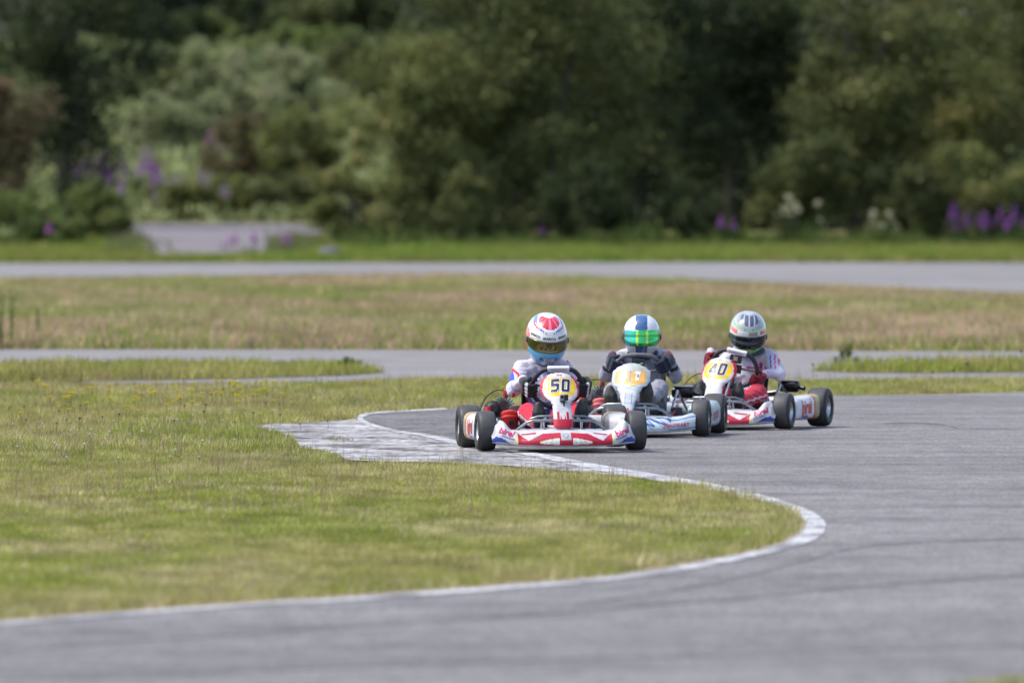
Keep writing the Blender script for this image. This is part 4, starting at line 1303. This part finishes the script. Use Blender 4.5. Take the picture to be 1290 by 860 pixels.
def helmet(parent, c, size, tilt, yaw, roll, colf, visor_el, visor_col, visor_az=72):
    sx, sy, sz = size
    Rm = Matrix.Rotation(yaw, 3, 'Z') @ Matrix.Rotation(roll, 3, 'Y') @ Matrix.Rotation(tilt, 3, 'X')
    c = Vector(c)
    def shape(el, az, lift=0.0):
        d = Vector((math.sin(az)*math.cos(el), -math.cos(az)*math.cos(el), math.sin(el)))
        e = 2.25
        k = (abs(d.x)**e+abs(d.y)**e+abs(d.z)**e)**(-1/e)
        p = Vector((d.x*sx*k, d.y*sy*k, d.z*sz*k))
        low = max(0, -d.z)
        if d.y < 0: p.y -= .020*math.sin(min(1, low*1.6)*PI)*(-d.y)       # chin bar
        p.x *= 1-.16*low*low
        if d.y > 0: p.y *= 1-.25*low
        if lift: p += Vector((d.x, d.y, d.z*.6))*lift
        zc = -sz*.93
        if p.z < zc: p.z = zc
        return p
    def vf(u, v):
        az = (u*2-1)*PI; el = (v-.5)*PI
        return Rm @ shape(el, az)+c
    def cf(u, v, p):
        az = math.degrees((u*2-1)*PI); el = (v-.5)*180
        return colf(az, el)
    mb = MB(); mb.grid(120, 84, vf, cf)
    hm = mb.build('helmet', M['helmet'], parent, angle=80)
    # visor: a shell over the eye port
    e0, e1 = visor_el
    va = math.radians(visor_az)
    mb = MB()
    def vv(u, v):
        az = (u*2-1)*va
        f = math.cos(az/va*PI/2)**.35 if abs(az) < va else 0
        mid = (e0+e1)/2; el = math.radians(mid+(v-.5)*(e1-e0)*(.55+.45*f))
        return Rm @ shape(el, az, .004)+c
    mb.grid(64, 20, vv, lambda u, v, p: visor_col((u*2-1)*visor_az, e0+(e1-e0)*v))
    mb.build('visor', M['visor'], hm, angle=80, solid=.003)
    # side pivots and lower edge trim
    for s in (-1, 1):
        mb = MB()
        p = Rm @ shape(math.radians((e0+e1)/2), s*math.radians(visor_az+6), .002)+c
        ax = Rm @ Vector((s, -.1, 0))
        mb.lathe([(-.004, .02), (.005, .02), (.008, .014), (.008, .0001)], p, ax, (.05, .05, .06), 16)
        mb.build('visor_pivot', M['matte'], hm)
    mb = MB()
    ring = []
    for k in range(48):
        az = 2*PI*k/48
        ring.append(Rm @ shape(math.radians(-58), az, .0)+c)
    mb.tube(ring, .006, (.02, .02, .025), 6, closed=True)
    mb.build('helmet_trim', M['matte'], hm)
    # vents
    mb = MB()
    for s in (-1, 1):
        for (el, az, L) in ((-24, 17, .018), ):
            p = Rm @ shape(math.radians(el), s*math.radians(az), .001)+c
            q = Rm @ shape(math.radians(el+5), s*math.radians(az+8), .001)+c
            mb.tube([p, q], [.003, .005], (.01, .01, .012), 6)
        p = Rm @ shape(math.radians(visor_el[1]+19), s*math.radians(14), .0005)+c
        mb.lathe([(-.002, .0045), (.002, .0045), (.002, .0001)], p, (p-c).normalized(), (.04, .04, .05), 8)
    mb.build('vent', M['matte'], hm)
    return hm, shape, Rm, c

def helmet_decal(hm, shape, Rm, c, body, size, el, az, col, offset=.001, lift=.0, shear=0):
    vf = text_mesh(body, size, offset, shear)
    d = shape(math.radians(el), math.radians(az))
    org = Rm @ d+c
    xa = Rm @ Vector((math.cos(math.radians(az)), math.sin(math.radians(az)), 0))
    ya = Rm @ Vector((math.sin(math.radians(az))*-math.sin(math.radians(el)), math.cos(math.radians(az))*math.sin(math.radians(el)), math.cos(math.radians(el))))
    return decal('helmet_lettering', vf, hm, org, xa, ya, col, .0025+lift, refine_len=.012)

def hand(P, t, o, n, sc, col, cuffcol, wrist, parent, stripe=None):
    """glove gripping the rim at P; t rim tangent (up), o outward from the wheel, n towards the driver"""
    caps = []
    A = P+o*.036*sc+n*.010
    caps.append((A-t*.026*sc, .021*sc, A+t*.026*sc, .021*sc))
    caps.append((P+o*.034*sc+n*.03-t*.016*sc, .020*sc, A-t*.012*sc, .022*sc))
    caps.append((P+o*.034*sc+n*.03+t*.016*sc, .020*sc, A+t*.012*sc, .022*sc))
    caps.append((wrist, .026*sc, P+o*.034*sc+n*.034, .023*sc))
    lens = [.9, 1.0, .96, .8]
    for k in range(4):
        f = t*((1.5-k)*.0225*sc)
        L = lens[k]
        a = P+o*.036*sc+n*.002+f; b = P+o*.026*sc-n*.031*sc*L+f; c_ = P+o*.0-n*.037*sc*L+f*.97; d = P-o*.024*sc*L-n*.020*sc+f*.93
        caps += [(a, .0112*sc, b, .0108*sc), (b, .0108*sc, c_, .0100*sc), (c_, .0100*sc, d, .0088*sc)]
    th0 = P+o*.026*sc+n*.018+t*.034*sc; th1 = P+o*.004*sc+n*.026*sc+t*.046*sc; th2 = P-o*.024*sc+n*.014*sc+t*.040*sc
    caps += [(th0, .0125*sc, th1, .0115*sc), (th1, .0115*sc, th2, .0095*sc)]
    me = capsules_mesh(caps, .0042, 1, 'glove')
    kk = [(Vector(c[0])+Vector(c[2]))/2 for c in caps]
    def cf(i, tt, cen):
        if i == 3 and tt < .45: return cuffcol
        if stripe and 4 <= i < 16 and (i-4) % 3 == 0 and tt > .35: return stripe
        return col
    caps2 = [(tuple(a), b, tuple(c), d) for a, b, c, d in caps]
    return paint_mesh(me, 'glove', caps2, cf, M['cloth'], parent)

def shoe(ankle, toe_dir, parent, colS, colU):
    """racing boot, sole facing the camera"""
    a = Vector(ankle); d = Vector(toe_dir).normalized(); f = Vector((0, -1, 0))
    heel = a+f*.035-d*.045; ball = a+f*.045+d*.075; toe = a+f*.030+d*.125
    sx_ = Vector((.013, 0, 0))
    caps = [(heel-sx_, .030, ball-sx_, .036), (ball-sx_, .036, toe, .028), (heel+sx_, .030, ball+sx_, .036), (ball+sx_, .036, toe, .028), (a+Vector((0, .03, .03)), .034, heel+d*.02, .030)]
    me = capsules_mesh(caps, .006, 1, 'boot')
    caps2 = [(tuple(x), y, tuple(z), w) for x, y, z, w in caps]
    yb = (a+f*.052).y
    return paint_mesh(me, 'boot', caps2, lambda i, t, c: colS if c[1] < yb-.004+.2*0 else colU, M['matte'], parent)

def driver(loc, rz, J, label, colf, W_, glove_col, cuff, stripe, hang, boot, seed):
    Pn = empty('person', loc, rz)
    tag(Pn, label, 'person', 'drivers of the three karts')
    wc, n, up, rt, Rr, rim_pt = W_['wc'], W_['n'], W_['up'], W_['rt'], W_['Rr'], W_['rim_pt']
    hands = {}
    for s in (-1, 1):
        if isinstance(hang, tuple): a = hang[1] if s > 0 else hang[0]
        else: a = hang if s > 0 else PI-hang
        P = rim_pt(a); o = (rt*math.cos(a)+up*math.sin(a)).normalized()
        t = (up*math.cos(a)-rt*math.sin(a)).normalized()
        if t.z < 0: t = -t
        wr = P+o*.045+n*.115-Vector((0, 0, .015))
        hands[s] = wr
        hand(P, t, o, n, 1.18, glove_col, cuff, wr, Pn, stripe)
    dx = J.get('dx', 0)
    pel = Vector((dx*.3, .30, .165)); bel = Vector((dx*.5, .33, .27)); che = Vector((dx*.8, .335, .40)); nb = Vector((dx, .315, J['sh']+.02))
    hd = Vector(J['head'])
    caps = [(pel-Vector((.06, 0, 0)), .095, pel+Vector((.06, 0, 0)), .095),     # 0 hips
            (pel, .115, bel, .112),                                             # 1 belly
            (bel, .112, che, .125),                                             # 2 chest
            (che-Vector((.05, 0, 0)), .095, che+Vector((.05, 0, 0)), .095),     # 3 ribs
            (che, .11, nb-Vector((0, 0, .03)), .075),                           # 4 upper chest
            (nb, .052, hd-Vector((0, 0, .03)), .050),                           # 5 neck
            (hd-Vector((0, 0, .03)), .075, hd+Vector((0, .0, .035)), .082)]     # 6 head
    nbase = len(caps)
    for s in (-1, 1):
        sh = Vector((dx+s*J['sw'], .315, J['sh']-.02)); el = Vector(J['el'][0 if s < 0 else 1]); wr = hands[s]
        caps += [(nb+Vector((s*.04, 0, -.03)), .062, sh, .062),                 # 7 yoke
                 (sh, .062, el, .049), (el, .046, wr+n*.02, .030)]              # 8 upper arm, 9 forearm
    for s in (-1, 1):
        hp = pel+Vector((s*.075, -.02, -.005)); kn = Vector(J['kn'][0 if s < 0 else 1]); an = Vector(J['an'][0 if s < 0 else 1])
        caps += [(hp, .088, kn, .066), (kn, .066, an, .044)]                    # 13,14 / 15,16
    me = capsules_mesh(caps, .0105, 2, 'body')
    caps2 = [(tuple(a), b, tuple(c), d) for a, b, c, d in caps]
    paint_mesh(me, 'body', caps2, colf, M['cloth'], Pn, .020, seed)
    for i, s in enumerate((-1, 1)):
        an = J['an'][i]
        shoe(an, (s*.12, -.12, 1), Pn, *boot)
    return Pn

# --- colour schemes
SUIT = (0.53, 0.53, 0.64)
def suit1(i, t, c):
    x, y, z = c
    if i in (0, 1): return (.02, .035, .18) if z < .26 else SUIT
    if i == 2 and z < .30: return (.10, .14, .42)
    if i == 8:     # left in the picture: upper arm
        w = .10+.06*math.sin(t*9)
        if x > -.235 and abs(x+.205+.02*math.sin(t*8)) < .011: return (.55, .03, .06)
        if t < .75 and x < -.215: return (.05, .09, .50)
        return SUIT
    if i == 11:
        if .235 > x > .205: return (.55, .03, .08)
        if x >= .235: return (.06, .08, .32)
        return SUIT
    if i in (7, 10): return (.55, .03, .08) if (i == 10 and abs(abs(x)-.15) < .012) else SUIT
    if i >= 13:
        k = (z*1.0-y*.35+abs(x)*.5) % .115
        if k < .020 and abs(x) > .12: return (.60, .58, .66)
        return (.52, .02, .05)
    if i in (9, 12): return (.30, .32, .50) if .30 < t < .42 else SUIT
    if i in (2, 3, 4):
        if abs(abs(x+.02)-.065-.03*math.sin(z*22)) < .008: return (.12, .16, .50)
        if abs(abs(x+.02)-.095) < .006: return (.55, .10, .16)
        if .455 < z < .475 and .02 < abs(x+.02) < .06: return (.14, .18, .48)
    return SUIT
S2 = (0.29, 0.29, 0.34)
def suit2(i, t, c):
    x, y, z = c
    if i in (8, 11):
        if .25 < t < .36: return (.05, .07, .17)
        if .44 < t < .50: return (.08, .10, .22)
        if .80 < t < .93: return (.03, .035, .06)
        return S2
    if i in (9, 12):
        if .35 < t < .5: return (.03, .03, .05)
        if t > .92: return (.22, .02, .04)
        return S2 if t < .6 else (.10, .10, .14)
    if i in (7, 10): return (.48, .48, .58)
    if i in (13, 15): return (.27, .27, .33) if (z*9+y*3) % 1 > .12 else (.12, .12, .16)
    if i in (14, 16): return (.27, .27, .33) if t < .75 else (.10, .10, .12)
    if i == 5: return (.03, .035, .06)
    return S2
def suit3(i, t, c):
    x, y, z = c
    if i in (0, 1): return (.04, .06, .26) if z < .27 else SUIT
    if i in (8, 11):
        s = math.sin(math.atan2(z-.5, y-.25)*1.0+x*20)
        u = x-.20-.045*t if x > 0 else -x-.2-.03*t
        if y > .27: return SUIT
        if -.030 < u < -.022 and t > .15: return (.06, .10, .45)
        if -.002 < u < .007 and t > .1: return (.50, .05, .16)
        if .022 < u < .030 and t < .8: return (.50, .05, .16)
        return SUIT
    if i in (9, 12): return (.55, .50, .72) if t > .5 else SUIT
    if i == 2 or i == 4 or i == 3:
        if abs(x-.11) < .011 and .40 < z < .455: return (.50, .03, .12)
        if .02 < x < .08 and .415 < z < .43: return (.45, .06, .22)
        if abs(x-.15) < .012: return (.06, .10, .45)
        return SUIT
    if i >= 13:
        k = (z*1.0+x*.8-y*.2)
        if .335 < k < .360 or .405 < k < .420: return (.62, .58, .70)
        return (.50, .015, .045)
    return SUIT

HB = (0.11, 0.38, 0.66)
def helm1(az, el):
    a = abs(az)
    if el < -62: return (.03, .03, .03)
    if a < 105 and el < -4 + (a*.03) and a < 88: return HB if not (a > 70 and el > -30) else (.55, .04, .03)
    if (az*math.cos(math.radians(el))/36)**2+((el-62)/17)**2 < 1:
        return (.60, .02, .06) if (int(az/6) % 5) else (.72, .2, .24)
    if ((az*math.cos(math.radians(el)))/42)**2+((el-62)/21)**2 < 1: return (.80, .80, .80)
    if 38+0.0*a < el < 60 and 24 < a < 44: return (.09, .20, .62) if a < 37 else (.62, .25, .33)
    if abs(el-(36+a*.14)) < 2.0 and 22 < a < 100: return (.55, .04, .07)
    if (a >= 76 or (az < -66 and el < 24)) and el < 28: return (.60, .03, .02)
    if a > 60 and 50 < el < 60: return (.12, .26, .58)
    if 18 < el < 20 and a < 80: return (.25, .25, .26)
    if 20 < el < 32 and a < 80: return (.74, .74, .74)
    return (.64, .64, .67)
def vis1(az, el):
    if el > 14: return (.10, .085, .03)
    return (.16, .12, .04) if abs(az) < 34 else (.10, .10, .03)
def helm2(az, el):
    a = abs(az); x = math.sin(math.radians(az))*math.cos(math.radians(el))
    if el < -64: return (.03, .03, .03)
    if abs(x) < .31 and a < 90: return (.035, .10, .26)
    if abs(x) < .31 and el > 0: return (.035, .10, .26)
    if 62 < a < 100 and -26 < el < 22: return (.02, .03, .09)
    return (.66, .67, .69)
def vis2(az, el):
    a = abs(az)
    if a > 58: return (.02, .05, .14)
    if 20 > az > 13 or -9 > az > -16: return (.55, .80, .10)  # upright yellow reflections painted into the visor colour
    if az < -38: return (.05, .42, .42)
    if az < -16: return (.04, .48, .30)
    return (.06, .55, .14)
def helm3(az, el):
    a = abs(az)
    x = az*math.cos(math.radians(el))
    if el < -64: return (.05, .05, .06)
    if el < -21 and a < 44: return (.12, .55, .06)
    if el < -14 and a < 62: return (.35, .37, .40)
    if el < 2 and a < 100: return (.75, .09, .03) if a < 94 else (.7, .7, .7)
    if (x/38)**2+((el-58)/17)**2 < 1:
        return (.055, .075, .12) if abs((x+8) % 17-8) > 1.6 else (.42, .46, .52)
    if (x/50)**2+((el-55)/25)**2 < 1: return (.20, .22, .24) if (el > 44 and a < 60) else (.30, .31, .33)
    if abs(el-(29+a*.10)) < 2.6 and a < 90: return (.22, .42, .16)
    if el < 25 and a > 38: return (.60, .10, .07) if (el > 14) else (.66, .68, .7)
    if 16 < el < 26: return (.24, .23, .19) if 0 < az < 30 else (.55, .56, .58)
    return (.42, .43, .44)
def vis3(az, el): return (.022, .026, .032) if az > -40 else (.10, .15, .19)

def place(fx, fy, rz):
    """origin (mid wheelbase) from the photo position of the front axle's middle"""
    p = at(fx, fy); return Vector((p.x, p.y, 0))+Matrix.Rotation(rz, 3, 'Z') @ Vector((0, .49, 0))+Vector((0, 0, .008))

R1 = math.radians(7.0); R2 = math.radians(-7.0); R3 = math.radians(-16.8)
L1, L2, L3 = place(706, 570, R1), place(794, 551, R2), place(903.5, 541.5, R3)
L1.z = .014

K1, W1 = kart(L1, R1, 'red', '50', 0.03, 'leading red and white kart number 50 with a small camera on its panel',
              (.035, -.03, .405), 0.0, False, ((.62, .035, .03), (.55, .03, .02), (.02, .02, .022)), True, 'birel')
K2, W2 = kart(L2, R2, 'blue', '41', 0.0, 'pale blue and silver kart with orange number plates running second',
              (.01, -.03, .435), 0.0, True, ((.66, .16, .16), (.5, .06, .04), (.14, .14, .15)), False, 'x')
K3, W3 = kart(L3, R3, 'red', '40', 0.02, 'rearmost red and white kart number 40 at the right of the group',
              (.0, -.03, .425), math.radians(15), True, ((.5, .03, .03), (.75, .28, .03), (.02, .02, .022)), True, 'birel')

def join_head(J): return J
D1 = driver(L1, R1, dict(dx=-.012, sh=.535, sw=.135, head=(-.012, .20, .665), el=((-.225, .185, .375), (.215, .185, .375)),
            kn=((-.155, -.03, .235), (.165, -.03, .245)), an=((-.125, -.41, .165), (.135, -.41, .185))),
            'driver of kart 50 in white suit, black gloves and red white and blue helmet', suit1, W1, (.018, .018, .02), (.06, .06, .07), (.42, .42, .44),
            math.radians(-4), ((.012, .013, .015), (.03, .03, .035)), 1)
h1 = helmet(D1, (-.010, .165, .710), (.135, .175, .168), math.radians(24), math.radians(1), math.radians(2), helm1, (-6, 18), vis1, 68)
helmet_decal(*h1, 'SFR', .052, -26, 0, (.85, .85, .85), .0018, .001, .25)
for az in (-47, -2, 43): helmet_decal(*h1, 'SPARCO', .023, 25.5, az, (.10, .10, .11), .0009, .0)

D2 = driver(L2, R2, dict(dx=.0, sh=.545, sw=.14, head=(.0, .24, .64), el=((-.245, .15, .40), (.245, .15, .40)),
            kn=((-.165, -.08, .30), (.155, -.08, .325)), an=((-.13, -.40, .20), (.10, -.40, .225))),
            'driver in grey suit wearing a white helmet with green mirrored visor', suit2, W2, (.016, .02, .04), (.05, .03, .05), None,
            math.radians(20), ((.035, .032, .03), (.07, .06, .05)), 2)
h2 = helmet(D2, (-.0, .215, .676), (.128, .160, .150), math.radians(3), math.radians(5.5), 0, helm2, (-22, 19), vis2, 74)

D3 = driver(L3, R3, dict(dx=.02, sh=.515, sw=.14, head=(.03, .235, .63), el=((-.21, .16, .39), (.265, .19, .375)),
            kn=((-.145, -.04, .24), (.165, -.02, .25)), an=((-.125, -.41, .165), (.135, -.41, .185))),
            'driver of kart 40 in white and red suit with black visor and green chin', suit3, W3, (.16, .008, .02), (.5, .4, .45), None,
            (math.radians(178), math.radians(-18)), ((.012, .013, .015), (.03, .03, .035)), 3)
h3 = helmet(D3, (.03, .205, .668), (.130, .165, .150), math.radians(22), math.radians(18), math.radians(3), helm3, (-19, 13), vis3, 72)

# neck collars belong to the drivers
for D_, c, col in ((D2, (0, .30, .545), (.03, .04, .07)), (D3, (.03, .28, .53), (.05, .06, .08))):
    mb = MB(); mb.tube([(c[0]+.085*math.cos(a), c[1]+.085*math.sin(a)-.02, c[2]+.012*math.cos(a*2)) for a in [2*PI*k/24 for k in range(24)]], .026, col, 10, closed=True)
    mb.build('neck_brace', M['cloth'], D_)

# small camera clipped to the leading kart's panel
def action_cam():
    root = empty('action_camera', L1+Matrix.Rotation(R1, 3, 'Z') @ Vector((.012, -.575, .322)), R1)
    tag(root, 'tiny black and silver camera mounted below the number 50', 'camera')
    mb = MB(); mb.box((0, 0, .022), (.056, .026, .042), (.30, .30, .32), None, .004); mb.box((.013, -.014, .022), (.026, .004, .036), BLK, None, .001)
    bd = mb.build('camera_body', M['matte'], root)
    mb = MB(); mb.lathe([(0, .010), (.008, .010), (.008, .007), (.005, .0001)], (-.014, -.013, .026), (0, -1, 0), (.015, .015, .02), 16)
    mb.build('lens', M['visor'], bd)
    mb = MB(); mb.box((0, .002, -.010), (.010, .012, .028), BLK, None, .002); mb.box((-.008, 0, -.004), (.038, .008, .006), BLK, None, .001)
    mb.tube([(0, .0, -.02), (0, -.012, -.038)], .006, BLK, 8)
    mb.build('clamp', M['matte'], root)
action_cam()

# ------------------------------------------------------------------ light, sky, camera
sc = bpy.context.scene
world = bpy.data.worlds.new('World'); sc.world = world; world.use_nodes = True
nt = world.node_tree
sky = nt.nodes.new('ShaderNodeTexSky'); sky.sky_type = 'NISHITA'; sky.sun_disc = False
ELEV = math.radians(60); AZ = math.radians(-96)     # sun to the left, slightly behind the karts
sky.sun_elevation = ELEV; sky.sun_rotation = AZ; sky.air_density = 1.0; sky.dust_density = 2.5; sky.ozone_density = 1.0
bg = nt.nodes['Background']; bg.inputs['Strength'].default_value = 0.15
nt.links.new(sky.outputs[0], bg.inputs['Color'])
sd = bpy.data.lights.new('sun', 'SUN'); sd.energy = 2.0; sd.angle = math.radians(12.0); sd.color = (1.0, 0.95, 0.88)
so = bpy.data.objects.new('sun', sd); COL.objects.link(so)
dirv = Vector((math.sin(AZ)*math.cos(ELEV), math.cos(AZ)*math.cos(ELEV), math.sin(ELEV)))
so.rotation_euler = dirv.to_track_quat('Z', 'Y').to_euler(); so.location = dirv*50

cd = bpy.data.cameras.new('camera'); cam = bpy.data.objects.new('camera', cd); COL.objects.link(cam)
cd.sensor_width = 36; cd.lens = 36*F/1290; cd.clip_end = 8000; cd.clip_start = 0.5
cam.location = (0, 0, H); cam.rotation_euler = (PI/2-PITCH, 0, 0)
cd.dof.use_dof = True; cd.dof.focus_distance = 73.8; cd.dof.aperture_fstop = 4.4; cd.dof.aperture_blades = 9
sc.camera = cam
sc.view_settings.view_transform = 'Standard'; sc.view_settings.look = 'None'; sc.view_settings.gamma = 1
sc.view_settings.exposure = 0.92
sc.render.engine = 'CYCLES'
sc.render.resolution_x = 1024; sc.render.resolution_y = 682
